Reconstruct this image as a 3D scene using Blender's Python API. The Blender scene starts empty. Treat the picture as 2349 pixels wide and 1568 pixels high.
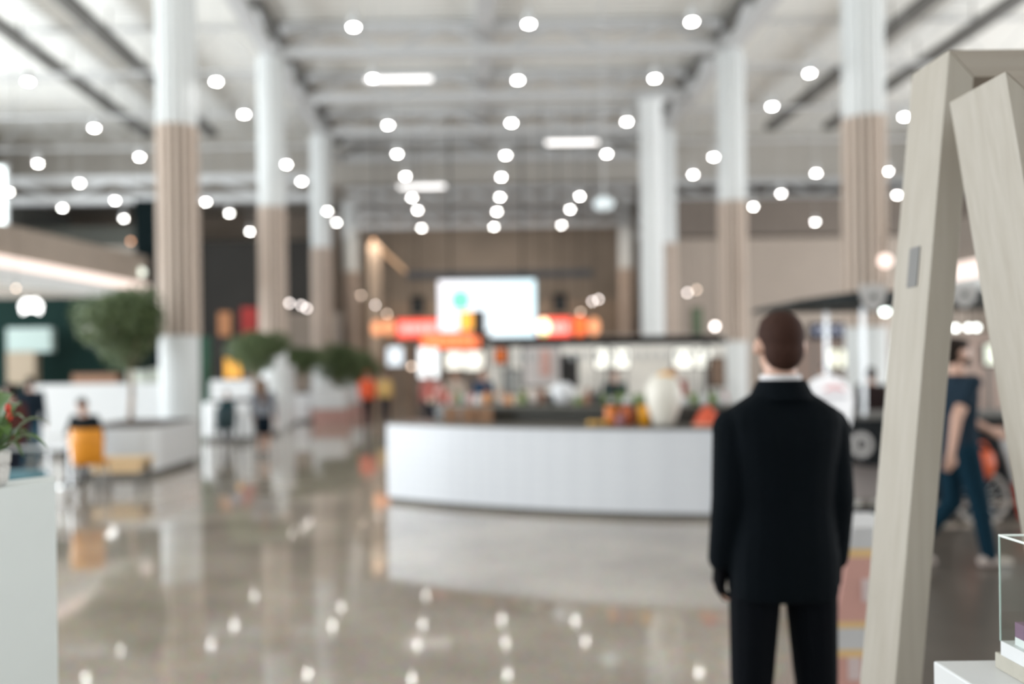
import bpy, bmesh, math, random
from mathutils import Vector, Matrix
random.seed(7)
PI = math.pi
S = bpy.context.scene
C = S.collection
F = 2000.0; CX, CY = 1076.0, 846.0; ROLL = 0.0125; CAMZ = 1.61

# ------------------------------------------------------------------ camera
cd = bpy.data.cameras.new('camera'); cam = bpy.data.objects.new('camera', cd); C.objects.link(cam)
cd.sensor_width = 36; cd.sensor_fit = 'HORIZONTAL'; cd.lens = 36*F/2349
cd.shift_x = (1174.5-CX)/2349; cd.shift_y = -(784-CY)/2349
cam.location = (0, 0, CAMZ)
cam.matrix_world = Matrix.Translation((0, 0, CAMZ)) @ Matrix.Rotation(PI/2, 4, 'X') @ Matrix.Rotation(-ROLL, 4, 'Z')
cd.dof.use_dof = True; cd.dof.focus_distance = 1.5; cd.dof.aperture_fstop = 1.27
cd.clip_end = 300
S.camera = cam
S.view_settings.view_transform = 'Standard'; S.view_settings.look = 'None'
S.view_settings.gamma = 1; S.view_settings.use_curve_mapping = False
S.view_settings.exposure = 0.0

def at(px, py, d):
    """point at depth d seen at a pixel of the 2349x1568 photograph"""
    u, v = px-CX, CY-py
    c, s = math.cos(ROLL), math.sin(ROLL)
    return Vector(((u*c+v*s)*d/F, d, CAMZ+(v*c-u*s)*d/F))

# ------------------------------------------------------------------ world and daylight
w = bpy.data.worlds.new('world'); S.world = w; w.use_nodes = True
bg = w.node_tree.nodes['Background']; bg.inputs[0].default_value = (.86, .93, 1, 1); bg.inputs[1].default_value = 1.0
def area(name, loc, rot, sx, sy, power, col):
    l = bpy.data.lights.new(name, 'AREA'); l.shape = 'RECTANGLE'; l.size = sx; l.size_y = sy; l.energy = power; l.color = col
    o = bpy.data.objects.new(name, l); C.objects.link(o); o.location = loc; o.rotation_euler = rot
    return o
# daylight through the glazed left and right sides; added unseen fill behind the camera
area('daylight_left', (-19.6, 15, 3.5), (0, -PI/2, 0), 6.6, 32, 7000, (.9, .96, 1))
area('daylight_right', (21.6, 14, 3.9), (0, PI/2, 0), 7.2, 37, 4600, (.93, .97, 1))
area('front_fill', (0, -7.4, 5.0), (PI/2, 0, 0), 30, 8.0, 260, (.93, .97, 1))
# unseen lights added to brighten the far stalls and the kitchen behind the bar
area('stall_fill', (1, 37.6, 7.4), (math.radians(28), 0, 0), 11, .6, 330, (1, .86, .72))
area('stall_fill_left', (-8.5, 33, 6.2), (math.radians(50), 0, 0), 3, .4, 60, (1, .86, .72))
area('kitchen_fill', (3.2, 17.6, 3.4), (math.radians(45), 0, 0), 4, .5, 75, (1, .97, .9))

# ------------------------------------------------------------------ materials
MATS = {}
def mat(name, col, rough=.6, metal=0, emit=None, estr=0, noise=0, nscale=8, trans=0, coat=0, bump=0, bscale=40, spec=None, col2=None):
    if name in MATS: return MATS[name]
    m = bpy.data.materials.new(name); m.use_nodes = True; nt = m.node_tree; b = nt.nodes['Principled BSDF']
    b.inputs['Base Color'].default_value = (*col, 1); b.inputs['Roughness'].default_value = rough; b.inputs['Metallic'].default_value = metal
    if spec is not None: b.inputs['Specular IOR Level'].default_value = spec
    if trans: b.inputs['Transmission Weight'].default_value = trans
    if coat: b.inputs['Coat Weight'].default_value = coat; b.inputs['Coat Roughness'].default_value = .08
    if emit: b.inputs['Emission Color'].default_value = (*emit, 1); b.inputs['Emission Strength'].default_value = estr
    if noise or bump:
        tc = nt.nodes.new('ShaderNodeTexCoord'); n = nt.nodes.new('ShaderNodeTexNoise'); n.inputs['Scale'].default_value = nscale; n.inputs['Detail'].default_value = 5
        nt.links.new(tc.outputs['Object'], n.inputs['Vector'])
        if noise:
            mx = nt.nodes.new('ShaderNodeMix'); mx.data_type = 'RGBA'
            c2 = col2 or tuple(max(0, c*(1-noise)) for c in col)
            mx.inputs[6].default_value = (*col, 1); mx.inputs[7].default_value = (*c2, 1)
            nt.links.new(n.outputs['Fac'], mx.inputs[0]); nt.links.new(mx.outputs[2], b.inputs['Base Color'])
        if bump:
            n2 = nt.nodes.new('ShaderNodeTexNoise'); n2.inputs['Scale'].default_value = bscale; nt.links.new(tc.outputs['Object'], n2.inputs['Vector'])
            bp = nt.nodes.new('ShaderNodeBump'); bp.inputs['Strength'].default_value = bump; bp.inputs['Distance'].default_value = .01
            nt.links.new(n2.outputs['Fac'], bp.inputs['Height']); nt.links.new(bp.outputs[0], b.inputs['Normal'])
    MATS[name] = m
    return m
def emis(name, col, s):
    return mat(name, tuple(min(1, c*.8) for c in col), .4, 0, col, s, noise=.02, nscale=3)

def floor_mat():
    m = bpy.data.materials.new('polished_terrazzo'); m.use_nodes = True; nt = m.node_tree; b = nt.nodes['Principled BSDF']; L = nt.links.new
    tc = nt.nodes.new('ShaderNodeTexCoord')
    n1 = nt.nodes.new('ShaderNodeTexNoise'); n1.inputs['Scale'].default_value = .9; n1.inputs['Detail'].default_value = 6
    n2 = nt.nodes.new('ShaderNodeTexVoronoi'); n2.inputs['Scale'].default_value = 55
    r1 = nt.nodes.new('ShaderNodeValToRGB'); r1.color_ramp.elements[0].position = .35; r1.color_ramp.elements[1].position = .68
    r1.color_ramp.elements[0].color = (.37, .315, .26, 1); r1.color_ramp.elements[1].color = (.57, .50, .42, 1)
    mx = nt.nodes.new('ShaderNodeMix'); mx.data_type = 'RGBA'; mx.blend_type = 'MULTIPLY'; mx.inputs[0].default_value = .3
    L(tc.outputs['Object'], n1.inputs['Vector']); L(tc.outputs['Object'], n2.inputs['Vector'])
    L(n1.outputs['Fac'], r1.inputs[0]); L(r1.outputs[0], mx.inputs[6]); L(n2.outputs['Color'], mx.inputs[7]); L(mx.outputs[2], b.inputs['Base Color'])
    b.inputs['Roughness'].default_value = .05; b.inputs['IOR'].default_value = 1.6
    n3 = nt.nodes.new('ShaderNodeTexNoise'); n3.inputs['Scale'].default_value = 2.2; bp = nt.nodes.new('ShaderNodeBump'); bp.inputs['Strength'].default_value = .03; bp.inputs['Distance'].default_value = .01
    L(tc.outputs['Object'], n3.inputs['Vector']); L(n3.outputs['Fac'], bp.inputs['Height']); L(bp.outputs[0], b.inputs['Normal'])
    return m
def deck_mat():
    m = bpy.data.materials.new('ribbed_roof_deck'); m.use_nodes = True; nt = m.node_tree; b = nt.nodes['Principled BSDF']; L = nt.links.new
    tc = nt.nodes.new('ShaderNodeTexCoord'); wv = nt.nodes.new('ShaderNodeTexWave'); wv.bands_direction = 'Y'; wv.inputs['Scale'].default_value = 1.0
    n = nt.nodes.new('ShaderNodeTexNoise'); n.inputs['Scale'].default_value = .4
    mx = nt.nodes.new('ShaderNodeMix'); mx.data_type = 'RGBA'; mx.inputs[6].default_value = (.86, .855, .82, 1); mx.inputs[7].default_value = (.76, .75, .71, 1)
    L(tc.outputs['Object'], wv.inputs['Vector']); L(tc.outputs['Object'], n.inputs['Vector']); L(n.outputs['Fac'], mx.inputs[0]); L(mx.outputs[2], b.inputs['Base Color'])
    bp = nt.nodes.new('ShaderNodeBump'); bp.inputs['Strength'].default_value = .5; bp.inputs['Distance'].default_value = .08
    L(wv.outputs['Fac'], bp.inputs['Height']); L(bp.outputs[0], b.inputs['Normal']); b.inputs['Roughness'].default_value = .7
    return m
def wood_mat(name, c1, c2, axis='Z', scale=14):
    m = bpy.data.materials.new(name); m.use_nodes = True; nt = m.node_tree; b = nt.nodes['Principled BSDF']; L = nt.links.new
    tc = nt.nodes.new('ShaderNodeTexCoord'); mp = nt.nodes.new('ShaderNodeMapping'); n = nt.nodes.new('ShaderNodeTexNoise')
    sc = [scale*3]*3; sc['XYZ'.index(axis)] = scale*.12; mp.inputs['Scale'].default_value = sc
    n.inputs['Scale'].default_value = 1.0; n.inputs['Detail'].default_value = 6
    mx = nt.nodes.new('ShaderNodeMix'); mx.data_type = 'RGBA'; mx.inputs[6].default_value = (*c1, 1); mx.inputs[7].default_value = (*c2, 1)
    L(tc.outputs['Object'], mp.inputs[0]); L(mp.outputs[0], n.inputs['Vector']); L(n.outputs['Fac'], mx.inputs[0]); L(mx.outputs[2], b.inputs['Base Color'])
    bp = nt.nodes.new('ShaderNodeBump'); bp.inputs['Strength'].default_value = .15; bp.inputs['Distance'].default_value = .003
    L(n.outputs['Fac'], bp.inputs['Height']); L(bp.outputs[0], b.inputs['Normal']); b.inputs['Roughness'].default_value = .55
    return m
def tile_mat():
    m = bpy.data.materials.new('small_white_tiles'); m.use_nodes = True; nt = m.node_tree; b = nt.nodes['Principled BSDF']; L = nt.links.new
    tc = nt.nodes.new('ShaderNodeTexCoord'); v = nt.nodes.new('ShaderNodeTexVoronoi'); v.inputs['Scale'].default_value = 11; v.inputs['Randomness'].default_value = .1
    mx = nt.nodes.new('ShaderNodeMix'); mx.data_type = 'RGBA'; mx.inputs[6].default_value = (.80, .82, .86, 1); mx.inputs[7].default_value = (.69, .71, .76, 1)
    L(tc.outputs['Object'], v.inputs['Vector']); L(v.outputs['Distance'], mx.inputs[0]); L(mx.outputs[2], b.inputs['Base Color'])
    b.inputs['Roughness'].default_value = .28
    return m
FLOOR = floor_mat(); DECK = deck_mat(); TILE = tile_mat()
WHITE = mat('white_paint', (.80, .82, .82), .5, noise=.04, nscale=2)
WHITEG = mat('white_gloss_panel', (.74, .75, .76), .25, noise=.03, nscale=2)
STEEL = mat('white_painted_steel', (.58, .585, .59), .5, noise=.05)
DKSTEEL = mat('dark_grey_steel', (.16, .155, .145), .6, noise=.2)
BLACK = mat('black_satin', (.008, .010, .012), .5, noise=.2, spec=.2)
TAUPE = mat('taupe_plaster', (.30, .255, .22), .8, noise=.25, nscale=.6)
BROWN = mat('dark_brown_wall', (.42, .35, .29), .8, noise=.55, nscale=.5)
DARKG = mat('dark_green_shop_wall', (.008, .022, .019), .8, noise=.3, nscale=2, spec=.05)
CHROME = mat('brushed_steel', (.6, .61, .62), .3, 1, noise=.1)
SLAT = wood_mat('light_walnut_slats', (.66, .55, .47), (.54, .44, .37))
SLATGAP = mat('slat_backing', (.15, .11, .085), .9, noise=.2)
OAK = wood_mat('grey_oak_laminate', (.46, .425, .375), (.33, .29, .235), 'Z', 16)
OAK2 = wood_mat('grey_oak_laminate_crosswise', (.42, .38, .33), (.31, .26, .21), 'X', 16)
PINE = wood_mat('pale_pine', (.78, .58, .34), (.66, .46, .26), 'X')
CRATEW = wood_mat('orange_brown_timber', (.42, .24, .14), (.30, .16, .09), 'X')
DARKTOP = mat('dark_olive_counter', (.035, .033, .026), .35, noise=.2)
RIM = mat('taupe_stone_rim', (.14, .125, .105), .35, noise=.2)
gm = bpy.data.materials.new('clear_glass'); gm.use_nodes = True; nt = gm.node_tree; nt.nodes.remove(nt.nodes['Principled BSDF'])
_t = nt.nodes.new('ShaderNodeBsdfTransparent'); _t.inputs[0].default_value = (.93,.965,.95,1); _g = nt.nodes.new('ShaderNodeBsdfGlossy'); _g.inputs['Roughness'].default_value = .02; _m = nt.nodes.new('ShaderNodeMixShader'); _w = nt.nodes.new('ShaderNodeLayerWeight'); _p = nt.nodes.new('ShaderNodeMath'); _p.operation = 'POWER'; _p.inputs[1].default_value = 4.5; nt.links.new(_w.outputs['Facing'], _p.inputs[0]); _f = nt.nodes.new('ShaderNodeMath'); _f.operation = 'MULTIPLY_ADD'; _f.inputs[1].default_value = .7; _f.inputs[2].default_value = .045; nt.links.new(_p.outputs[0], _f.inputs[0])
nt.links.new(_f.outputs[0], _m.inputs[0]); nt.links.new(_t.outputs[0], _m.inputs[1]); nt.links.new(_g.outputs[0], _m.inputs[2]); nt.links.new(_m.outputs[0], nt.nodes['Material Output'].inputs[0]); GLASS = gm

# ------------------------------------------------------------------ mesh helpers
class MB:
    def __init__(self): self.bm = bmesh.new()
    def box(self, x0, y0, z0, x1, y1, z1, M=None):
        vs = [self.bm.verts.new(p) for p in ((x0,y0,z0),(x1,y0,z0),(x1,y1,z0),(x0,y1,z0),(x0,y0,z1),(x1,y0,z1),(x1,y1,z1),(x0,y1,z1))]
        if M:
            for v in vs: v.co = M @ v.co
        for f in ((0,3,2,1),(4,5,6,7),(0,1,5,4),(1,2,6,5),(2,3,7,6),(3,0,4,7)): self.bm.faces.new([vs[i] for i in f])
        return self
    def quad(self, *pts):
        self.bm.faces.new([self.bm.verts.new(p) for p in pts]); return self
    def hexa(self, pts):
        vs = [self.bm.verts.new(p) for p in pts]
        for f in ((0,3,2,1),(4,5,6,7),(0,1,5,4),(1,2,6,5),(2,3,7,6),(3,0,4,7)): self.bm.faces.new([vs[i] for i in f])
        return self
    def beam(self, p0, p1, w, h=None):
        p0, p1 = Vector(p0), Vector(p1); h = h or w; d = (p1-p0); L = d.length; d.normalize()
        up = Vector((0,0,1)) if abs(d.z) < .95 else Vector((0,1,0))
        a = d.cross(up).normalized(); b = a.cross(d).normalized()
        pts = [p + a*sx*w/2 + b*sz*h/2 for p in (p0, p1) for sx, sz in ((-1,-1),(1,-1),(1,1),(-1,1))]
        return self.hexa(pts)
    def tube(self, p0, p1, r0, r1=None, n=12):
        p0, p1 = Vector(p0), Vector(p1); r1 = r0 if r1 is None else r1; d = (p1-p0).normalized()
        up = Vector((0,0,1)) if abs(d.z) < .95 else Vector((0,1,0)); a = d.cross(up).normalized(); b = a.cross(d)
        r = [[self.bm.verts.new(p + (a*math.cos(t*2*PI/n)+b*math.sin(t*2*PI/n))*rr) for t in range(n)] for p, rr in ((p0, r0), (p1, r1))]
        for i in range(n): self.bm.faces.new((r[0][i], r[0][(i+1)%n], r[1][(i+1)%n], r[1][i]))
        self.bm.faces.new(r[0][::-1]); self.bm.faces.new(r[1]); return self
    def path(self, pts, r, n=8):
        for a, b in zip(pts, pts[1:]): self.tube(a, b, r, n=n)
        return self
    def lathe(self, c, prof, n=20, sx=1, sy=1):
        c = Vector(c); rings = []
        for (r, z) in prof: rings.append([self.bm.verts.new(c+Vector((math.cos(t*2*PI/n)*r*sx, math.sin(t*2*PI/n)*r*sy, z))) for t in range(n)])
        for A, B in zip(rings, rings[1:]):
            for i in range(n): self.bm.faces.new((A[i], A[(i+1)%n], B[(i+1)%n], B[i]))
        self.bm.faces.new(rings[0][::-1]); self.bm.faces.new(rings[-1]); return self
    def ell(self, c, r, M=None, u=16, v=10):
        g = bmesh.ops.create_uvsphere(self.bm, u_segments=u, v_segments=v, radius=1)
        r = Vector(r) if not isinstance(r, (int, float)) else Vector((r, r, r))
        T = Matrix.Translation(c) @ (M.to_4x4() if M else Matrix()) @ Matrix.Diagonal((*r, 1))
        for q in g['verts']: q.co = T @ q.co
        return self
    def caps(self, p0, r0, p1, r1, n=12):
        self.tube(p0, p1, r0, r1, n); self.ell(p0, r0, u=n, v=8); self.ell(p1, r1, u=n, v=8); return self
    def prism(self, pts, d):
        """closed outline pts (3D, planar) pushed along vector d"""
        d = Vector(d); A = [self.bm.verts.new(p) for p in pts]; B = [self.bm.verts.new(Vector(p)+d) for p in pts]; n = len(pts)
        for i in range(n): self.bm.faces.new((A[i], A[(i+1)%n], B[(i+1)%n], B[i]))
        self.bm.faces.new(A[::-1]); self.bm.faces.new(B); return self
    def loft(self, rings, n=20, e=2.4, M=None):
        """rings: (z, rx, ry, yoff)"""
        R = []
        for (z, rx, ry, yo) in rings:
            ring = []
            for i in range(n):
                t = i*2*PI/n; c, s = math.cos(t), math.sin(t)
                p = Vector((math.copysign(abs(c)**(2/e), c)*rx, yo+math.copysign(abs(s)**(2/e), s)*ry, z))
                ring.append(self.bm.verts.new(M @ p if M else p))
            R.append(ring)
        for A, B in zip(R, R[1:]):
            for i in range(n): self.bm.faces.new((A[i], A[(i+1)%n], B[(i+1)%n], B[i]))
        self.bm.faces.new(R[0][::-1]); self.bm.faces.new(R[-1]); return self
    def mesh(self, name, m, smooth=False, loc=None, bevel=0):
        bmesh.ops.recalc_face_normals(self.bm, faces=self.bm.faces[:])
        if bevel: bmesh.ops.bevel(self.bm, geom=self.bm.edges[:], offset=bevel, segments=2, affect='EDGES', profile=.5)
        if loc is not None:
            for v in self.bm.verts: v.co -= loc
        me = bpy.data.meshes.new(name); self.bm.to_mesh(me); self.bm.free()
        if smooth:
            for p in me.polygons: p.use_smooth = True
        me.materials.append(m); return me
    def part(self, name, m, parent, smooth=False, world=True, label=None, bevel=0):
        """a child; coordinates are world ones unless world=False"""
        loc = Vector((0,0,0))
        if world:
            q = parent
            while q: loc += q.location; q = q.parent
        o = bpy.data.objects.new(name, self.mesh(name, m, smooth, loc, bevel)); C.objects.link(o); o.parent = parent
        if label: o['label'] = label
        return o
    def top(self, name, m, label=None, cat=None, group=None, kind=None, loc=(0,0,0), smooth=False, bevel=0):
        loc = Vector(loc)
        o = bpy.data.objects.new(name, self.mesh(name, m, smooth, loc, bevel)); C.objects.link(o); o.location = loc
        tagp(o, label, cat, group, kind); return o
def tagp(o, label=None, cat=None, group=None, kind=None):
    for k, v in (('label', label), ('category', cat), ('group', group), ('kind', kind)):
        if v: o[k] = v
def thing(name, label, cat, loc=(0,0,0), group=None, rz=0):
    o = bpy.data.objects.new(name, None); C.objects.link(o); o.location = loc; o.rotation_euler = (0,0,rz); o.empty_display_size = .1
    tagp(o, label, cat, group); return o
def copy_tree(o, parent=None):
    c = o.copy(); C.objects.link(c); c.parent = parent
    for ch in list(o.children): copy_tree(ch, c)
    return c
def dup(o, loc, label=None, group=None, rz=None, scale=None):
    c = copy_tree(o); c.location = loc
    if label: c['label'] = label
    if group: c['group'] = group
    if rz is not None: c.rotation_euler = (0,0,rz)
    if scale: c.scale = scale
    return c
def text_mesh(name, txt, size, depth, m, M, parent, label=None):
    cu = bpy.data.curves.new(name, 'FONT'); cu.body = txt; cu.size = size; cu.extrude = depth; cu.align_x = 'CENTER'; cu.align_y = 'CENTER'
    t = bpy.data.objects.new(name, cu); C.objects.link(t); bpy.context.view_layer.update()
    me = bpy.data.meshes.new_from_object(t.evaluated_get(bpy.context.evaluated_depsgraph_get()))
    bpy.data.objects.remove(t); me.transform(M); me.materials.clear(); me.materials.append(m)
    o = bpy.data.objects.new(name, me); C.objects.link(o); o.parent = parent
    if label: o['label'] = label
    return o
FRONT = Matrix.Rotation(PI/2, 4, 'X')          # text that faces the camera (-Y)

# ------------------------------------------------------------------ structure
XL, XR, YB, ZC = -20.0, 22.0, 44.0, 11.4
MB().box(XL, -8, -.2, XR, YB, 0).top('floor', FLOOR, 'polished grey-beige terrazzo floor mirroring the lamps', 'floor', kind='structure')
MB().box(XL, -8, ZC, XR, 37, ZC+.3).top('ceiling', DECK, 'pale grey ribbed roof deck of the hall', 'ceiling', kind='structure')
MB().box(XL-.3, -8, 0, XL, YB, ZC).top('wall_left', mat('greygreen_wall', (.2,.21,.2), .8, noise=.2, nscale=.7), 'grey side wall of the hall on the left', 'wall', kind='structure')
MB().box(XR, -8, 0, XR+.3, YB, ZC).top('wall_right', TAUPE, 'taupe side wall of the hall on the right', 'wall', kind='structure')
MB().box(XL, -8.3, 0, XR, -8, ZC).top('wall_front', WHITE, 'wall with the entrance behind the viewer', 'wall', kind='structure')
wb = MB().box(XL, YB, 0, XR, YB+.3, ZC)
wb.top('wall_back', BROWN, 'dark brown end wall beyond the food stalls', 'wall', kind='structure')
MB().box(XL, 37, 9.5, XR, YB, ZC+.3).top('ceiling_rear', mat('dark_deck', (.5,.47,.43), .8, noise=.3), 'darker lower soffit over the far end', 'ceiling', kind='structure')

MB().prism([Vector((1.95,2.6,0)),Vector((7,2.6,0)),Vector((9,8.5,0)),Vector((3.8,8.5,0)),Vector((2.08,4.2,0))], (0,0,.006)).top('floor', mat('dark_floor_shade', (.13,.112,.095), .3, noise=.45, nscale=3), 'floor patch darkened for shade and reflection in front of the coffee cart', 'floor', kind='structure')  # dark slab stands in for the coffee cart's shadow and reflection
def column(x, y, label):
    t = thing('column', label, 'column', (x, y, 0), 'tall slatted columns of the hall')
    MB().lathe((x, y, 0), [(.36,0),(.36,.12),(.345,.13),(.345,2.3)], 36).part('base', WHITE, t, True)
    bs = MB()
    for i in range(22):
        a = i*2*PI/22; M = Matrix.Translation((x, y, 0)) @ Matrix.Rotation(a, 4, 'Z'); bs.box(.33, -.03, .12, .362, .03, 2.3, M)
    bs.part('base_fluting', WHITE, t)
    MB().lathe((x, y, 2.3), [(.32,0),(.32,3.9)], 32).part('backing', SLATGAP, t, True)
    w = MB()
    for i in range(16):
        a = i*2*PI/16+.08; M = Matrix.Translation((x, y, 0)) @ Matrix.Rotation(a, 4, 'Z'); w.box(.30, -.042, 2.3, .39, .042, 6.2, M)
    w.part('wooden_slats', SLAT, t)
    MB().lathe((x, y, 6.2), [(.34,0),(.34,4.2)], 32).part('upper_shaft', WHITE, t, True)
    u = MB()
    for i in range(16):
        a = i*2*PI/16; M = Matrix.Translation((x, y, 0)) @ Matrix.Rotation(a, 4, 'Z'); u.box(.32, -.045, 6.2, .37, .045, 10.4, M)
    u.part('upper_fluting', WHITE, t)
    return t
L0 = column(-5.42, 16.35, 'nearest slatted column on the left, white foot beside the tree planter')
lab = {(0,1): 'second slatted column on the left, behind the olive trees', (0,2): 'third slatted column on the left side of the aisle', (0,3): 'farthest slatted column on the left, by the far stalls',
       (1,0): 'nearest slatted column on the right, beside the leaning oak frame', (1,1): 'second slatted column on the right, above the suited man', (1,2): 'third slatted column on the right, over the bar canopy', (1,3): 'farthest slatted column on the right side'}
for k, x in ((0, -5.48), (1, 7.45)):
    for i, y in enumerate((16.35, 24.5, 32.7, 40.8)):
        if (k, i) == (0, 0): continue
        dup(L0, (x, y, 0), lab[(k, i)])
# plain white column standing between the slatted ones on the right
pc = thing('column', 'plain all-white round column rising behind the bar canopy', 'column', (6.05, 28.6, 0))
MB().lathe((6.05, 28.6, 0), [(.42,0),(.42,.2),(.37,.22),(.37,10.2),(.42,10.25),(.42,10.4)], 28).part('shaft', WHITE, pc, True)
MB().box(5.55, 28.1, 10.3, 6.55, 29.1, 10.42).part('capital', STEEL, pc)

# roof trusses across the nave
def truss(x0, x1, y, zb, zt, n, label, group, w=.26, m=STEEL):
    t = thing('roof_truss', label, 'roof truss', ((x0+x1)/2, y, zb), group)
    MB().beam((x0, y, zb+w/2), (x1, y, zb+w/2), w, w).part('bottom_chord', m, t)
    MB().beam((x0, y, zt-w/2), (x1, y, zt-w/2), w, w).part('top_chord', m, t)
    d = MB(); st = (x1-x0)/n
    for i in range(n):
        a, b = x0+i*st, x0+(i+1)*st
        if i % 2: d.beam((a, y, zt-w/2), (b, y, zb+w/2), w*.4)
        else: d.beam((a, y, zb+w/2), (b, y, zt-w/2), w*.4)
    d.part('diagonal_bracing', m, t); return t
ys = [20.3, 24.5, 28.6, 32.7, 36.8]
names = ['nearest', 'second', 'third', 'fourth', 'fifth']
for i, y in enumerate(ys):
    truss(-5.2, 7.2, y, 10.4, 11.36, 8, f'{names[i]} white roof truss spanning the middle aisle', 'white trusses under the roof')
for i, y in enumerate((24.5, 28.6, 32.7)):
    truss(-19.8, -5.8, y, 10.0, 11.3, 12, f'{names[i]} white lattice truss over the left aisle', 'white lattice trusses over the left aisle', .07)
    truss(7.8, 21.8, y, 10.0, 11.3, 12, f'{names[i]} white lattice truss over the right aisle', 'white lattice trusses over the right aisle', .07)
# lower trusses in front of the dark far end
truss(-19.5, -5.8, 33.6, 8.15, 9.2, 7, 'low white truss crossing the far end of the left aisle', 'low trusses at the far end', .28)
truss(-5.2, 7.2, 37.3, 8.7, 9.4, 12, 'upper low truss crossing the dark far end of the middle aisle', 'low trusses at the far end', .2)
truss(-5.2, 7.2, 38.9, 7.9, 8.7, 12, 'lower truss crossing the dark far end above the stalls', 'low trusses at the far end', .24)
truss(7.8, 21.6, 36.9, 8.6, 9.5, 12, 'low white truss crossing the far end of the right aisle', 'low trusses at the far end', .24)
truss(7.8, 21.6, 40.5, 7.6, 8.5, 12, 'lowest truss over the taupe shop wall on the right', 'low trusses at the far end', .24)
# girders along the columns, and dark trays along the aisles
for x, n in ((-5.48, 'left'), (7.45, 'right')):
    t = thing('roof_girder', f'long lattice girder over the {n} row of columns', 'roof girder', (x, 25, 10.4), 'girders over the column rows')
    MB().box(x-.18, 8, 10.4, x+.18, 43, 10.62).part('bottom_chord', STEEL, t); MB().box(x-.18, 8, 11.15, x+.18, 37, 11.38).part('top_chord', DKSTEEL, t)
    d = MB(); y = 8.0
    while y < 35: d.beam((x, y, 10.55), (x, y+1, 11.2), .14); d.beam((x, y+1, 11.2), (x, y+2, 10.55), .14); y += 2
    d.part('diagonal_bracing', STEEL, t)
for x, n in ((-9.6, 'inner left'), (-12.0, 'outer left'), (11.5, 'inner right'), (13.7, 'outer right')):
    t = thing('cable_tray', f'dark cable tray running along the roof, {n} one', 'cable tray', (x, 22, 10.5), 'dark cable trays under the roof')
    MB().box(x-.2, 8, 10.5, x+.2, 33, 10.53).box(x-.2, 8, 10.5, x-.17, 33, 10.72).box(x+.17, 8, 10.5, x+.2, 33, 10.72).part('tray', DKSTEEL, t)
    for k in range(9):
        y = 9+k*2.9; MB().box(x-.015, y, 10.7, x+.015, y+.03, 11.4).part('hanger_rod', DKSTEEL, t)
MB().box(.3, 8, 11.05, .8, 37, 11.4).top('ventilation_duct', STEEL, 'pale square duct running along the middle of the roof', 'duct')
for k, (px, py, wd, d) in enumerate(((915, 182, 150, 24), (1312, 327, 118, 26), (968, 428, 105, 31))):
    p = at(px, py, d); hw = wd*d/F/2
    t = thing('linear_light', ['linear tube light beside the second lamp of the left row', 'linear tube light left of the right lamp row', 'faint linear tube light far back over the left lamp row'][k], 'light', tuple(p), 'linear tube lights')
    MB().box(p.x-hw, p.y-.08, p.z+.04, p.x+hw, p.y+.08, p.z+.12).part('housing', STEEL, t)
    MB().tube((p.x-hw, p.y, p.z), (p.x+hw, p.y, p.z), .05).part('tube', emis('tube_glow', (1, .97, .95), 2.4 if k == 0 else 1.6), t)
    MB().tube((p.x-hw*.8, p.y, p.z+.1), (p.x-hw*.8, p.y, ZC), .008, n=6).tube((p.x+hw*.8, p.y, p.z+.1), (p.x+hw*.8, p.y, ZC), .008, n=6).part('suspension_cables', STEEL, t)

# ------------------------------------------------------------------ pendant lamps
LAMP = emis('lamp_glow', (1, .985, .95), 62)
LZ = 7.0
def lamp0(x, y):
    t = thing('pendant_lamp', 'x', 'lamp', (x, y, LZ), 'round pendant lamps')
    MB().lathe((x, y, LZ), [(.075,0),(.085,.01),(.085,.15),(.05,.2),(.03,.26)], 20).part('housing', STEEL, t, True)
    MB().lathe((x, y, LZ), [(.058,-.012),(.064,-.004),(.064,.002)], 20).part('diffuser', LAMP, t, True)
    MB().tube((x, y, LZ+.25), (x, y, ZC), .006, n=6).part('cable', STEEL, t)
    return t
rows = [
 ('left row over the middle aisle', [(811,62),(856,180),(890,287),(911,353),(930,404),(945,453),(958,482),(967,523)]),
 ('centre row over the middle aisle', [(1213,55),(1188,184),(1173,282),(1160,356),(1150,406),(1147,452),(1140,485),(1133,520)]),
 ('right row over the middle aisle', [(1587,50),(1502,180),(1438,279),(1392,353),(1330,450),(1308,480),(1288,516)]),
 ('row beside the left columns', [(496,187),(560,262),(657,377),(692,416),(751,484),(772,510)]),
 ('row beside the right columns', [(1857,168),(1771,244),(1637,360),(1590,400),(1515,471)]),
 ('inner row of the left aisle', [(64,187),(216,294),(320,360),(472,463),(526,489),(573,531)]),
 ('middle row of the left aisle', [(87,375),(183,420),(264,460),(284,501),(365,533)]),
 ('outer row of the left aisle', [(20,440),(143,477)]),
 ('inner row of the right aisle', [(2075,268),(1872,397),(1792,444),(1728,474)]),
 ('outer row of the right aisle', [(2036,393),(2058,447),(1870,509)]),
]
ords = ['nearest', 'second', 'third', 'fourth', 'fifth', 'sixth', 'seventh', 'farthest']
LP = None
for rn, pts in rows:
    for i, (px, py) in enumerate(pts):
        v = (CY-py) - (px-CX)*ROLL; d = (LZ-CAMZ)*F/v; p = at(px, py, d)
        lb = f'round pendant lamp, {ords[i] if i < len(pts)-1 else "farthest"} in the {rn}'
        if LP is None: LP = lamp0(p.x, p.y); LP['label'] = lb
        else: dup(LP, (p.x, p.y, LZ), lb)
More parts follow.
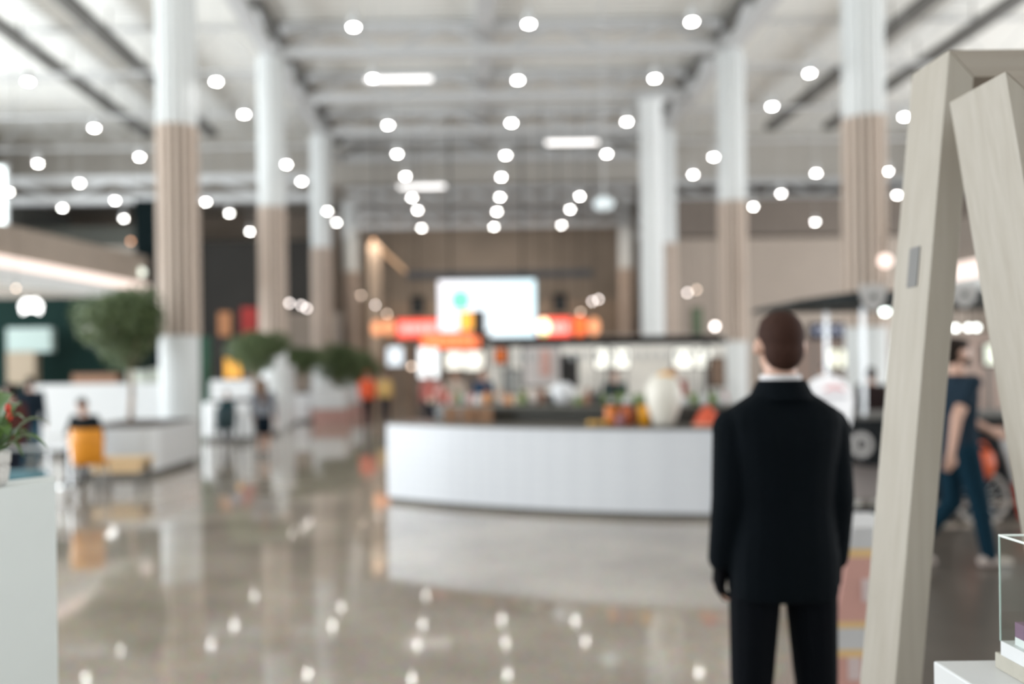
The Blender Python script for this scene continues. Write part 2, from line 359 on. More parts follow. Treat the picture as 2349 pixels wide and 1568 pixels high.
# big pale dome pendant
p = at(1385, 467, 22)
t = thing('dome_pendant', 'large pale dome pendant hanging on a long rod right of the lamp rows', 'lamp', tuple(p))
MB().lathe(p, [(.05,.17),(.16,.14),(.24,.05),(.25,-.04),(.20,-.12),(.05,-.17)], 24).part('dome', mat('milky_plastic', (.8,.88,.9), .3, emit=(.8,.92,1), estr=.35, noise=.02), t, True)
MB().tube(p+Vector((0,0,.16)), (p.x, p.y, ZC), .02).part('rod', STEEL, t)
# small warm spot bulbs
WARM = emis('warm_bulb_glow', (1, .78, .62), 6); WARM2 = emis('amber_bulb_glow', (1, .5, .28), 4); WHITEB = emis('pale_bulb_glow', (1,.9,.85), 10)
def bulb(px, py, d, m, label, r=.055):
    p = at(px, py, d); t = thing('spot_bulb', label, 'bulb', tuple(p), 'small spot bulbs')
    MB().ell(p, r, u=12, v=8).part('globe', m, t, True)
    MB().tube(p+Vector((0,0,r*.9)), p+Vector((0,0,r+.1)), r*.5).tube(p+Vector((0,0,r+.1)), (p.x, p.y, 9.5 if d >= 37 else ZC), .006, n=6).part('holder', BLACK, t, label=None)
for i, (px, py, d, m, nm) in enumerate((
    (1629,537,38,WARM2,'amber bulb high left of the second right column'), (1655,530,38,WARM2,'dim amber bulb touching the second right column'),
    (1853,551,36,WARM2,'single amber bulb between the two nearest right columns'), (1598,664,34,WARM,'warm bulb, upper of a pair beside the third right column'),
    (1577,671,34,WHITEB,'pale bulb, lower of a pair beside the third right column'), (1515,695,34,WARM2,'faint bulb in front of the white column'),
    (1373,686,33,WHITEB,'pale bulb, right of the trio right of the screen'), (1359,691,33,WHITEB,'pale bulb, middle of the trio right of the screen'),
    (1331,716,33,WARM,'warm bulb, lowest of the trio right of the screen'), (664,695,30,WHITEB,'pale bulb, left of three over the olive trees'),
    (691,700,31,WHITEB,'pale bulb, middle of three over the olive trees'), (704,707,32,WHITEB,'pale bulb, right of three over the olive trees'),
    (828,677,36,WARM,'dim bulb beside the farthest left column'), (862,699,35,WHITEB,'bright bulb above the orange lanterns'),
    (888,720,35,WARM,'warm bulb right above the second orange lantern'), (944,840,29,WARM,'low warm bulb left of the bright door panels'),
    (865,752,33,WHITEB,'cream bulb in front of the left orange lantern'), (858,552,40,WARM2,'amber bulb high at the far left beam'),
    (300,553,30,WARM2,'amber bulb, left of two over the dark shop pillar'), (334,556,30,WARM2,'amber bulb, right of two over the dark shop pillar'),
    (37,661,19,WARM,'small warm bulb at the far left under the light band'), (1640,748,31,WHITEB,'large white bulb left of the suited man above the bar'))):
    bulb(px, py, d, m, nm, .09 if i == 21 else (.03 if i == 20 else .055))

# ------------------------------------------------------------------ people
def remeshed(mb, vox, smooth_it, name, m, parent, label=None, top=False):
    me = mb.mesh(name, m)
    o = bpy.data.objects.new(name, me); C.objects.link(o)
    r = o.modifiers.new('r', 'REMESH'); r.mode = 'VOXEL'; r.voxel_size = vox
    if smooth_it: s = o.modifiers.new('s', 'SMOOTH'); s.iterations = smooth_it; s.factor = .5
    bpy.context.view_layer.update()
    ev = bpy.data.meshes.new_from_object(o.evaluated_get(bpy.context.evaluated_depsgraph_get()))
    bpy.data.objects.remove(o)
    ev.materials.clear(); ev.materials.append(m)
    for p in ev.polygons: p.use_smooth = True
    o = bpy.data.objects.new(name, ev); C.objects.link(o)
    if parent: o.parent = parent
    if label: o['label'] = label
    return o
SKIN = mat('skin', (.60, .36, .27), .5, noise=.12, nscale=20)
SHOE = mat('black_leather', (.01, .01, .011), .3, noise=.2)
def person(label, loc, rz, H=1.75, pose=None, top=(.1,.1,.1), bottom=(.02,.025,.04), hair=(.03,.018,.012), sleeves='long', lower='trousers', longhair=False, shoe=None, vox=.014, build=1.0, jacket=False, glove=False, group=None, beard=False):
    P = dict(hipL=(-.095,0,.93), kneeL=(-.10,.01,.50), ankL=(-.105,-.02,.09), hipR=(.095,0,.93), kneeR=(.10,.01,.50), ankR=(.105,-.02,.09),
             shL=(-.185,0,1.465), elL=(-.235,-.03,1.17), wrL=(-.245,.05,.92), shR=(.185,0,1.465), elR=(.235,-.03,1.17), wrR=(.245,.05,.92), pelvis=(0,0,.93), lean=0, head_turn=0, toeL=(0,1,0), toeR=(0,1,0))
    P.update(pose or {}); V = {k: Vector(v) for k, v in P.items() if isinstance(v, tuple)}
    s = H/1.8; Sc = Matrix.Diagonal((s*build, s*build, s, 1))
    M = Matrix.Translation(V['pelvis']) @ Matrix.Rotation(-P['lean'], 4, 'X') @ Matrix.Translation((0,0,-.93))
    for k in ('shL','elL','wrL','shR','elR','wrR'): V[k] = M @ V[k]
    HM = M @ Matrix.Translation((0,0,1.60)) @ Matrix.Rotation(P['head_turn'], 4, 'Z') @ Matrix.Translation((0,0,-1.60))
    h3 = HM.to_3x3()
    def hc(x, y, z): return HM @ Vector((x, y, z))
    b = MB()
    b.loft([(.86,.13,.09,0),(.95,.155,.11,0),(1.05,.145,.10,0),(1.13,.14,.10,0),(1.25,.15,.11,0),(1.36,.165,.115,0),(1.44,.16,.10,0),(1.49,.11,.08,0),(1.53,.06,.06,0)], M=M)
    b.caps(M @ Vector((0,-.005,1.46)), .06, hc(0,.0,1.62), .056)
    b.ell(hc(0,.0,1.70), (.074,.092,.098), h3); b.ell(hc(0,.035,1.645), (.056,.062,.062), h3); b.ell(hc(0,.055,1.60), (.03,.03,.022), h3)
    b.ell(hc(0,.085,1.725), (.05,.016,.014), h3)                                   # brow
    b.caps(hc(0,.088,1.705), .009, hc(0,.108,1.668), .013); b.ell(hc(0,.092,1.632), (.024,.012,.012), h3)
    for sx in (-1, 1):
        b.ell(hc(sx*.083,-.002,1.682), (.011,.02,.032), h3)
        K = 'L' if sx < 0 else 'R'
        b.caps(V['hip'+K], .088, V['knee'+K], .058); b.caps(V['knee'+K], .057, V['ank'+K], .04)
        toe = V['toe'+K].normalized(); a = V['ank'+K]
        b.caps(a+Vector((0,0,-.03))-toe*.04, .036, a+toe*.15+Vector((0,0,-.055)), .03)
        sh, el, wr = V['sh'+K], V['el'+K], V['wr'+K]
        b.caps(sh, .056, el, .043); b.caps(el, .042, wr, .028)
        # hand: palm, four unequal curled fingers, thumb leaving the side of the palm
        hd = (wr-el).normalized(); fw = Vector((0,1,0)); fw = (fw - hd*fw.dot(hd)).normalized() if abs(hd.y) < .9 else Vector((0,0,1)); side = hd.cross(fw).normalized()
        inn = side if side.dot(Vector((-sx,0,0))) > 0 else -side
        pm = wr+hd*.055
        b.caps(wr, .026, wr+hd*.02, .027)
        for q in (-1, -.33, .33, 1):
            b.caps(wr+hd*.02+fw*q*.02, .016, wr+hd*.09+fw*q*.03, .0125)
        for q, ln in ((-1,.058),(-.33,.07),(.33,.076),(1,.068)):
            k0 = wr+hd*.09+fw*q*.03; k1 = k0+hd*ln*.5+inn*.010; k2 = k1+hd*ln*.38+inn*.022
            b.caps(k0, .0105, k1, .0095, 8); b.caps(k1, .0095, k2, .0082, 8)
        t0 = wr+hd*.035+fw*.028; t1 = t0+hd*.035+fw*.028+inn*.008; t2 = t1+hd*.032+fw*.004+inn*.012
        b.caps(t0, .014, t1, .0115, 8); b.caps(t1, .0115, t2, .0095, 8)
    for v in b.bm.verts: v.co = Sc @ v.co
    body = remeshed(b, min(vox, .012)*s if not glove else .0065, 2, 'person', mat('gloved_skin', (.60,.36,.27), .5, noise=.1) if False else SKIN, None)
    body.location = loc; body.rotation_euler = (0, 0, rz); tagp(body, label, 'person', group)
    tm = mat('cloth_%d_%d_%d' % tuple(int(c*999) for c in top), top, .85, noise=.25, nscale=14, bump=.2, bscale=60, spec=.08); bmt = mat('cloth_%d_%d_%d' % tuple(int(c*999) for c in bottom), bottom, .85, noise=.25, nscale=14, bump=.2, bscale=60, spec=.08)
    # upper garment
    g = MB()
    if jacket:
        g.loft([(.80,.185,.125,.0),(.84,.19,.13,0),(.95,.19,.135,0),(1.05,.178,.13,0),(1.13,.172,.128,0),(1.25,.18,.135,0),(1.36,.195,.138,-.005),(1.43,.205,.122,-.008),(1.465,.19,.105,-.01),(1.50,.135,.09,-.012),(1.53,.09,.08,-.012),(1.55,.07,.068,-.012)], M=M, e=2.6)
        ir, er, wrr = .072, .062, .050
        gname = 'suit_jacket'
    else:
        g.loft([(.88,.165,.118,0),(.97,.172,.126,0),(1.05,.16,.116,0),(1.13,.152,.113,0),(1.25,.163,.122,0),(1.36,.178,.127,0),(1.44,.173,.112,0),(1.49,.13,.09,0),(1.52,.075,.072,0)], M=M)
        ir, er, wrr = .066, .054, .040; gname = 'top'
    for K, sx in (('L', -1), ('R', 1)):
        sh, el, wr = V['sh'+K], V['el'+K], V['wr'+K]
        g.ell(sh+Vector((0,0,-.005)), (ir*1.02, ir, ir*.92))
        if sleeves == 'long': g.caps(sh, ir, el, er); g.caps(el, er, wr+(wr-el).normalized()*(-.0), wrr)
        else: m_ = sh.lerp(el, .72); g.tube(sh, m_, ir, er+.008)
    for v in g.bm.verts: v.co = Sc @ v.co
    jo = remeshed(g, vox*s, 2, gname, tm, body)
    # lower garment
    l = MB()
    if lower == 'skirt':
        l.loft([(.52,.15,.12,0),(.62,.165,.135,0),(.8,.175,.135,0),(.95,.172,.125,0),(1.04,.15,.112,0)], M=M)
        for v in l.bm.verts: v.co = Sc @ v.co
        remeshed(l, vox*s, 1, 'skirt', bmt, body)
    else:
        l.loft([(.84,.135,.11,0),(.92,.166,.12,0),(1.0,.165,.12,0),(1.07,.15,.11,0)], M=M)
        for K in 'LR':
            l.caps(V['hip'+K], .098, V['knee'+K], .075); l.caps(V['knee'+K], .074, V['ank'+K]+Vector((0,0,.0)), .058)
        for v in l.bm.verts: v.co = Sc @ v.co
        remeshed(l, vox*s, 2, 'trousers', bmt, body)
    for K in 'LR':
        a = V['ank'+K]; toe = V['toe'+K].normalized(); h = MB()
        h.caps(a+Vector((0,0,-.042))-toe*.05, .043, a+toe*.10+Vector((0,0,-.048)), .04); h.caps(a+toe*.10+Vector((0,0,-.048)), .04, a+toe*.17+Vector((0,0,-.058)), .03); h.caps(a+Vector((0,0,-.04))-toe*.03, .04, a+Vector((0,0,.0)), .045)
        for v in h.bm.verts: v.co = Sc @ v.co; v.co.z = max(v.co.z, 0.0) if P['pelvis'][2] > .9 and v.co.z < .0 else v.co.z
        remeshed(h, .012, 1, 'shoe', shoe or SHOE, body)
    hm = mat('hair_%d' % int(hair[0]*999), hair, .75, spec=.2, noise=.4, nscale=60, bump=.5, bscale=160)
    hr = MB(); hr.ell(hc(0,-.012,1.722), (.079,.096,.092), h3, 24, 16); hr.ell(hc(0,-.038,1.67), (.070,.066,.075), h3, 24, 16); hr.ell(hc(0,.045,1.765), (.055,.05,.04), h3)
    if longhair:
        hr.ell(hc(0,-.05,1.62), (.09,.06,.13), h3); hr.ell(hc(0,-.085,1.45), (.10,.05,.17), h3); hr.ell(hc(0,-.10,1.3), (.075,.035,.10), h3)
    for v in hr.bm.verts: v.co = Sc @ v.co
    remeshed(hr, .010, 2, 'hair', hm, body)
    for sx in (-1, 1):
        e = MB().ell(hc(sx*.03,.087,1.698), .012, u=10, v=8)
        for v in e.bm.verts: v.co = Sc @ v.co
        eo = e.part('eye', mat('eye_white', (.7,.7,.68), .2, noise=.05), body, True, world=False)
        e = MB().ell(hc(sx*.03,.096,1.698), .006, u=8, v=6)
        for v in e.bm.verts: v.co = Sc @ v.co
        e.part('iris', mat('dark_iris', (.03,.02,.015), .2, noise=.05), eo, True, world=False)
    mo = MB().ell(hc(0,.094,1.630), (.022,.010,.005), h3, 10, 6)
    for v in mo.bm.verts: v.co = Sc @ v.co
    mo.part('mouth', mat('lips', (.42,.17,.14), .5, noise=.1), body, True, world=False)
    if beard:
        bd = MB().ell(hc(0,.044,1.625), (.062,.066,.052), h3)
        for v in bd.bm.verts: v.co = Sc @ v.co
        remeshed(bd, .01, 1, 'beard', hm, body)
    return body, Sc, V, M, HM

NAVY = (.0022, .0042, .0065)
man, Sc, V, M, HM = person('man in a dark navy suit seen from behind, standing in the foreground', (1.098, 3.08, 0), .03, 1.79,
    dict(kneeL=(-.115,.0,.50), ankL=(-.125,-.02,.09), kneeR=(.115,.0,.50), ankR=(.13,-.02,.09), elL=(-.192,-.01,1.15), wrL=(-.207,.03,.93), elR=(.192,-.01,1.15), wrR=(.200,.03,.93), shL=(-.172,0,1.398), shR=(.172,0,1.398)),
    top=NAVY, bottom=(.0028,.0038,.006), hair=(.05,.02,.013), jacket=True, vox=.009)
# shirt collar, jacket collar, back seam vent, dark gloves
c = MB(); n = 28
for i in range(n):
    a0, a1 = [PI*.08+(2*PI-PI*.16)*q/n + PI/2 for q in (i, i+1)]
    P0 = [Vector((math.cos(a)*.066, math.sin(a)*.066-.004, 0)) for a in (a0, a1)]
    c.hexa([P0[0]+Vector((0,0,1.525)), P0[1]+Vector((0,0,1.525)), P0[1]*1.12+Vector((0,0,1.52)), P0[0]*1.12+Vector((0,0,1.52)), P0[0]*.98+Vector((0,0,1.585)), P0[1]*.98+Vector((0,0,1.585)), P0[1]*1.05+Vector((0,0,1.585)), P0[0]*1.05+Vector((0,0,1.585))])
for v in c.bm.verts: v.co = Sc @ v.co
c.part('shirt_collar', mat('white_cotton', (.78,.76,.78), .8, noise=.05), man, world=False)
c = MB()
for i in range(n):
    a0, a1 = [PI*.18+(2*PI-PI*.36)*q/n + PI/2 for q in (i, i+1)]
    Q = [(math.cos(a), math.sin(a)) for a in (a0, a1)]
    def pp(k, r, z): return Vector((Q[k][0]*r, Q[k][1]*r-.012, z))
    c.hexa([pp(0,.092,1.505), pp(1,.092,1.505), pp(1,.115,1.50), pp(0,.115,1.50), pp(0,.077,1.568), pp(1,.077,1.568), pp(1,.085,1.562), pp(0,.085,1.562)])
for v in c.bm.verts: v.co = Sc @ v.co
c.part('jacket_collar', mat('suit_cloth_collar', NAVY, .85, noise=.2, spec=.08), man, world=False)
hm_ = MB()
for K in 'LR':
    el, wr = V['el'+K], V['wr'+K]; hd = (wr-el).normalized(); sx = -1 if K == 'L' else 1; fw = Vector((0,1,0)); inn = Vector((-sx,0,0))
    gl = MB(); gl.caps(wr-hd*.03, .034, wr+hd*.02, .034)
    for q in (-1, -.33, .33, 1): gl.caps(wr+hd*.02+fw*q*.021, .0195, wr+hd*.09+fw*q*.031, .016)
    for q, ln in ((-1,.058),(-.33,.07),(.33,.076),(1,.068)):
        k0 = wr+hd*.09+fw*q*.03; k1 = k0+hd*ln*.5+inn*.010; k2 = k1+hd*ln*.38+inn*.022
        gl.caps(k0, .0138, k1, .0125, 8); gl.caps(k1, .0125, k2, .0112, 8)
    t0 = wr+hd*.035+fw*.028; t1 = t0+hd*.035+fw*.028+inn*.008; t2 = t1+hd*.032+fw*.004+inn*.012
    gl.caps(t0, .018, t1, .015, 8); gl.caps(t1, .015, t2, .0128, 8)
    for v in gl.bm.verts: v.co = Sc @ v.co
    remeshed(gl, .0055, 1, 'glove', mat('black_glove', (.002,.002,.003), .85, noise=.2, spec=.05), man)
# walking man in profile
person('man in a navy T-shirt and blue jeans walking right, seen between the oak posts', (3.86, 6.9, 0), -PI/2+.1, 1.80,
    dict(kneeR=(.10,.10,.52), ankR=(.10,.18,.10), kneeL=(-.10,.02,.50), ankL=(-.10,-.30,.16), elL=(-.23,.14,1.20), wrL=(-.20,.42,1.06), elR=(.24,-.17,1.20), wrR=(.24,-.22,.93), toeL=(0,.8,-.45)),
    top=(.018,.032,.048), bottom=(.007,.028,.046), hair=(.02,.012,.008), sleeves='short', shoe=mat('pale_canvas_shoe', (.5,.42,.38), .7, noise=.1), vox=.012, beard=True)
person('woman with long brown hair, grey top and black skirt walking away on the left', tuple(at(615, 1042, 17)*Vector((1,1,0)) if False else (-3.92, 16.6, 0)), .05, 1.46,
    dict(kneeL=(-.09,.05,.5), ankL=(-.09,-.03,.09), kneeR=(.08,.0,.5), ankR=(.07,-.10,.11)), top=(.24,.25,.28), bottom=(.006,.012,.02), hair=(.16,.08,.045), lower='skirt', longhair=True, vox=.016, build=1.08)
person('person in an orange-red top and black trousers far down the aisle', (-2.87, 24.6, 0), 0, 1.6, top=(.75,.12,.05), bottom=(.01,.011,.015), hair=(.3,.09,.04), vox=.02)
person('dark-haired person in black sitting at the table beside the tree planter', (-5.72, 13.15, 0), PI*.95, 1.68,
    dict(pelvis=(0,0,.50), lean=.30, hipL=(-.095,0,.50), hipR=(.095,0,.50), kneeL=(-.11,.42,.50), kneeR=(.11,.42,.50), ankL=(-.11,.40,.09), ankR=(.11,.40,.09), elL=(-.30,.10,1.20), wrL=(-.12,.32,1.22), elR=(.30,.10,1.20), wrR=(.12,.32,1.22)),
    top=(.012,.016,.018), bottom=(.02,.02,.025), hair=(.008,.007,.007), vox=.016)
person('standing person in dark blue behind the white planter wall at far left', (-7.35, 14.6, 0), .2, 1.58, top=(.012,.02,.03), bottom=(.03,.075,.11), hair=(.02,.01,.01), vox=.018)
person('man in dark teal partly hidden behind the suited man, at the bar', (1.098+1.75, 7.9, 0), .3, 1.62, top=(.02,.06,.085), bottom=(.02,.02,.03), hair=(.04,.02,.015), vox=.018)
for i, (px, d, h, tp, hr, lb, rz) in enumerate((
    (1108, 17.5, 1.62, (.03,.06,.11), (.012,.01,.01), 'person in dark blue beyond the pink bottles on the bar', 2.6),
    (1045, 18.5, 1.60, (.5,.42,.36), (.25,.13,.08), 'person in beige standing beyond the wooden crates on the bar', .5),
    (1410, 15.5, 1.58, (.02,.05,.05), (.02,.012,.01), 'bar worker in dark green behind the middle of the bar', PI),
    (1545, 15.8, 1.62, (.35,.06,.04), (.02,.012,.01), 'bar worker in dark red right of the cream urn', PI-.4),
    (1895, 13.6, 1.62, (.10,.05,.04), (.02,.012,.01), 'person behind the white round board right of the suited man', .4),
    (1998, 12.8, 1.56, (.03,.02,.02), (.012,.01,.01), 'dark-haired person close to the left oak post', -.4),
    (985, 22.5, 1.58, (.55,.18,.16), (.1,.05,.03), 'person in pink standing below the bright door panels', .2),
    (882, 26.5, 1.55, (.75,.5,.2), (.1,.05,.03), 'person in yellow standing right of the one in orange-red', .3),
    (22, 10.5, 1.5, (.10,.035,.03), (.02,.012,.01), 'person in dark red behind the broad-leaved plant', 1.2),
    (520, 19.5, 1.2, (.02,.06,.07), (.2,.12,.09), 'small person in dark green beside the far tables', .4),
    (566, 26, 1.5, (.8,.35,.2), (.3,.15,.09), 'person in pale orange at the far white panel', .4))):
    p = at(px, 846, d); person(lb, (p.x, p.y, 0), rz, h, top=tp, hair=hr, vox=.024)

# ------------------------------------------------------------------ leaning oak frames (right foreground)
def portal(y0, y1, P0, slope, width, beam_h, label):
    """P0 = outer top-left corner (x, z); the left leg runs down with x changing by slope per metre; mitred beam"""
    x0, z0 = P0; t = thing('oak_frame', label, 'frame', (x0-slope*z0, y0, 0), 'leaning oak portal frames')
    Wd = 1.9; b = width
    def leg(xo, xi, sl, nm):
        pts = [(xo+sl*(-z0)*-1 if False else xo-sl*z0, z0) for _ in ()]
    # left leg outline: outer top, inner top (mitre), inner foot, outer foot
    o = [Vector((x0, y0, z0)), Vector((x0+b+.0, y0, z0-beam_h)), Vector((x0+b-slope*(z0-beam_h), y0, 0)), Vector((x0-slope*z0, y0, 0))]
    MB().prism(o, (0, y1-y0, 0)).part('upright', OAK, t, bevel=.0025)
    o = [Vector((x0, y0, z0)), Vector((x0+Wd, y0, z0)), Vector((x0+Wd-b, y0, z0-beam_h)), Vector((x0+b, y0, z0-beam_h))]
    MB().prism(o, (0, y1-y0, 0)).part('crossbeam', OAK2, t, bevel=.0025)
    o = [Vector((x0+Wd, y0, z0)), Vector((x0+Wd-slope*z0, y0, 0)), Vector((x0+Wd-b-slope*(z0-beam_h), y0, 0)), Vector((x0+Wd-b, y0, z0-beam_h))]
    MB().prism(o, (0, y1-y0, 0)).part('upright', OAK, t, bevel=.0025)
    return t
a = at(2177, 114, 2.2); f1 = portal(2.2, 2.385, (a.x, a.z), .098, .062, .07, 'grey oak frame whose near post leans right at the top, left of the two')
sx0, sx1 = a.x-.098*(a.z-1.81), a.x-.098*(a.z-1.914)
MB().hexa([(sx0-.003,2.258,1.81),(sx0+.003,2.258,1.81),(sx0+.003,2.308,1.81),(sx0-.003,2.308,1.81),(sx1-.003,2.258,1.914),(sx1+.003,2.258,1.914),(sx1+.003,2.308,1.914),(sx1-.003,2.308,1.914)]).part('switch_plate', mat('grey_plate', (.19,.185,.18), .5, noise=.1), f1, label='grey plate')
a = at(2306, 163, 1.88); portal(1.88, 2.10, (a.x, a.z), -.155, .07, .065, 'grey oak frame whose near post leans left at the top, right of the two')

# promo stand with pink and yellow panels behind the left oak post
t = thing('display_stand', 'low pink and white striped display stand between the suited man and the oak post', 'display stand', (1.75, 3.9, 0))
def slab(y0, y1, za, zb, m, nm, x0=1.54, dx=.17, wdt=.26, lab=None):
    xa, xb = x0+dx*za/.9, x0+dx*zb/.9
    MB().hexa([(xa,y0,za),(xa+wdt,y0,za),(xa+wdt,y1,za),(xa,y1,za),(xb,y0,zb),(xb+wdt,y0,zb),(xb+wdt,y1,zb),(xb,y1,zb)]).part(nm, m, t, label=lab)
PINK = mat('pink_print', (.72,.40,.35), .5, noise=.15, nscale=6); CREAM = mat('yellow_print', (.85,.58,.28), .5, noise=.1); PALE = mat('pale_print', (.66,.66,.68), .5, noise=.1)
for i, (za, zb, m, nm) in enumerate(((0,.30,PINK,'lower_panel'),(.30,.335,CREAM,'yellow_band'),(.335,.43,PALE,'white_band'),(.43,.46,CREAM,'yellow_band'),(.46,.745,PINK,'upper_panel'),(.745,.785,CREAM,'yellow_band'),(.785,.88,PALE,'top_band'))):
    slab(3.9, 4.3, za, zb, m, nm)
slab(3.92, 4.28, 0, .86, mat('brown_side_panel', (.2,.15,.12), .6, noise=.1), 'side_panel', 1.512, .17, .035)
for zz in (.55, .20):
    xa = 1.54+.17*zz/.9+.10; MB().box(xa, 3.893, zz, xa+.055, 3.9, zz+.10).part('sticker', mat('sticker', (.75,.62,.62), .5, noise=.1), t, label='pale pink sticker')

# ------------------------------------------------------------------ table with glass case (bottom right)
zt = 1.0
t = thing('display_table', 'white display table corner at the bottom right', 'table', (1.3, 1.5, 0))
MB().box(.945, 1.15, zt-.06, 1.9, 1.79, zt).part('tabletop', WHITEG, t, bevel=.004)
MB().box(.99, 1.2, 0, 1.85, 1.74, zt-.06).part('cabinet', WHITE, t)
t = thing('concrete_block', 'beige concrete slab lying on the white display table', 'slab', (1.3, 1.5, zt))
MB().box(1.045, 1.22, zt, 1.75, 1.745, zt+.032).part('slab', mat('beige_concrete', (.52,.49,.42), .8, noise=.25, nscale=30, bump=.3), t, bevel=.002)
zb = zt+.032
t = thing('glass_case', 'clear glass showcase standing on the beige slab', 'glass case', (1.3, 1.5, zb))
gx0, gx1, gy0, gy1, gz = 1.035+.01, 1.60, 1.25, 1.725, 1.268
MB().box(gx0+.0, gy0, zb, gx1, gy1, zb+.028).part('white_plinth', WHITEG, t)
MB().quad((gx0,gy1,zb+.028),(gx1,gy1,zb+.028),(gx1,gy1,gz),(gx0,gy1,gz)).part('glass_pane', GLASS, t)
MB().quad((gx0,gy0,zb+.028),(gx0,gy1,zb+.028),(gx0,gy1,gz),(gx0,gy0,gz)).part('glass_pane', GLASS, t)
MB().quad((gx1,gy0,zb+.028),(gx1,gy1,zb+.028),(gx1,gy1,gz),(gx1,gy0,gz)).part('glass_pane', GLASS, t)
MB().quad((gx0,gy0,gz),(gx1,gy0,gz),(gx1,gy1,gz),(gx0,gy1,gz)).part('glass_lid', GLASS, t)
MB().tube((gx0,gy1,gz),(gx1,gy1,gz),.0025,n=6).part('polished_edge', mat('bright_glass_edge', (.85,.92,.88), .2, noise=.02), t); MB().tube((gx0,gy0,gz),(gx0,gy1,gz),.0025,n=6).part('polished_edge', MATS['bright_glass_edge'], t); MB().tube((gx0,gy1,zb+.028),(gx0,gy1,gz),.002,n=6).part('corner_edge', mat('green_glass_edge', (.35,.45,.40), .2, noise=.02), t)
t = thing('product_box', 'white box with a purple band inside the glass showcase', 'box', (1.3, 1.55, zb+.028))
MB().box(1.058, 1.42, zb+.028, 1.42, 1.70, zb+.043).part('carton_foot', WHITE, t)
MB().box(1.058, 1.42, zb+.043, 1.42, 1.70, zb+.072).part('purple_band', mat('purple_card', (.22,.12,.20), .5, noise=.15, nscale=30), t, label='dull purple band')
MB().box(1.075, 1.44, zb+.072, 1.40, 1.68, zb+.11).part('carton', WHITE, t)

# ------------------------------------------------------------------ plinth and plant (left foreground)
A = at(127, 1104, 2.32); B = at(-60, 1134, 2.08); zp = A.z
t = thing('plinth', 'tall white plinth at the lower left corner', 'plinth', (A.x-.25, 2.4, 0))
dv = Vector((-.22, .30, 0)) 
ax, ay, bx, by = A.x, 2.32, B.x-.16, 1.98
MB().hexa([(bx,by,0),(ax,ay,0),(ax-.07,ay+.15,0),(bx-.07,by+.15,0),(bx,by,zp),(ax,ay,zp),(ax-.07,ay+.15,zp),(bx-.07,by+.15,zp)]).part('body', mat('plinth_white', (.70,.74,.73), .4, noise=.05), t, bevel=.003)
pt = Vector((-1.235, 2.235, zp))
t = thing('potted_plant', 'broad-leaved green plant in a white ribbed pot on the white plinth', 'plant', tuple(pt))
MB().lathe(pt, [(.036,0),(.045,.01),(.050,.05),(.046,.055),(.051,.06),(.052,.085),(.047,.09)], 28).part('pot', mat('white_ribbed_ceramic', (.75,.73,.70), .5, noise=.3, nscale=60, bump=1, bscale=90), t, True)
MB().lathe(pt+Vector((0,0,.08)), [(.046,0),(.042,.006)], 20).part('soil', mat('soil', (.06,.04,.03), .9, noise=.4), t)
LEAF = mat('glossy_leaf', (.035,.085,.02), .35, noise=.5, nscale=20, col2=(.10,.20,.03)); 
def leaf(mb, base, tip, wd, droop=.03):
    base, tip = Vector(base), Vector(tip); d = tip-base; sd = d.cross(Vector((0,0,1))).normalized()
    if sd.length < .1: sd = Vector((1,0,0))
    prev = None; n = 8
    for i in range(n+1):
        q = i/n; c = base+d*q+Vector((0,0,math.sin(q*PI)*droop)); ww = wd*math.sin(PI*min(1, q*.9+.1))**.8*(1-q*.1)*.5 if i < n else 0.0006
        ring = [mb.bm.verts.new(c-sd*ww+Vector((0,0,ww*.35))), mb.bm.verts.new(c), mb.bm.verts.new(c+sd*ww+Vector((0,0,ww*.35)))]
        if prev:
            mb.bm.faces.new((prev[0], prev[1], ring[1], ring[0])); mb.bm.faces.new((prev[1], prev[2], ring[2], ring[1]))
        prev = ring
st = MB(); lv = MB(); rt = pt+Vector((0,0,.08))
for (px, py, dd, wd) in ((120,975,.02,.04),(112,1030,-.05,.035),(30,905,0,.05),(48,930,.08,.05),(60,965,-.04,.05),(-20,900,.05,.06),(-60,950,0,.06),(20,1000,-.1,.05),(45,1010,.06,.05),(-40,1010,-.08,.06),(10,950,.1,.05),(70,1010,.1,.035),(-90,990,.05,.05),(55,1050,.02,.03)):
    tip = at(px, py, 2.3+dd); mid = rt.lerp(tip, .35)+Vector((0,0,.02)); st.path([rt, mid], .003, 6); leaf(lv, mid, tip, wd)
st.part('stems', mat('green_stem', (.06,.12,.03), .6, noise=.2), t); lv.part('leaves', LEAF, t, True)
fl = MB(); 
for px, py in ((22,955),(18,935)): fl.ell(at(px, py, 2.24), (.008,.008,.012))
fl.part('red_buds', mat('red_petals', (.6,.06,.03), .5, noise=.2), t, True)

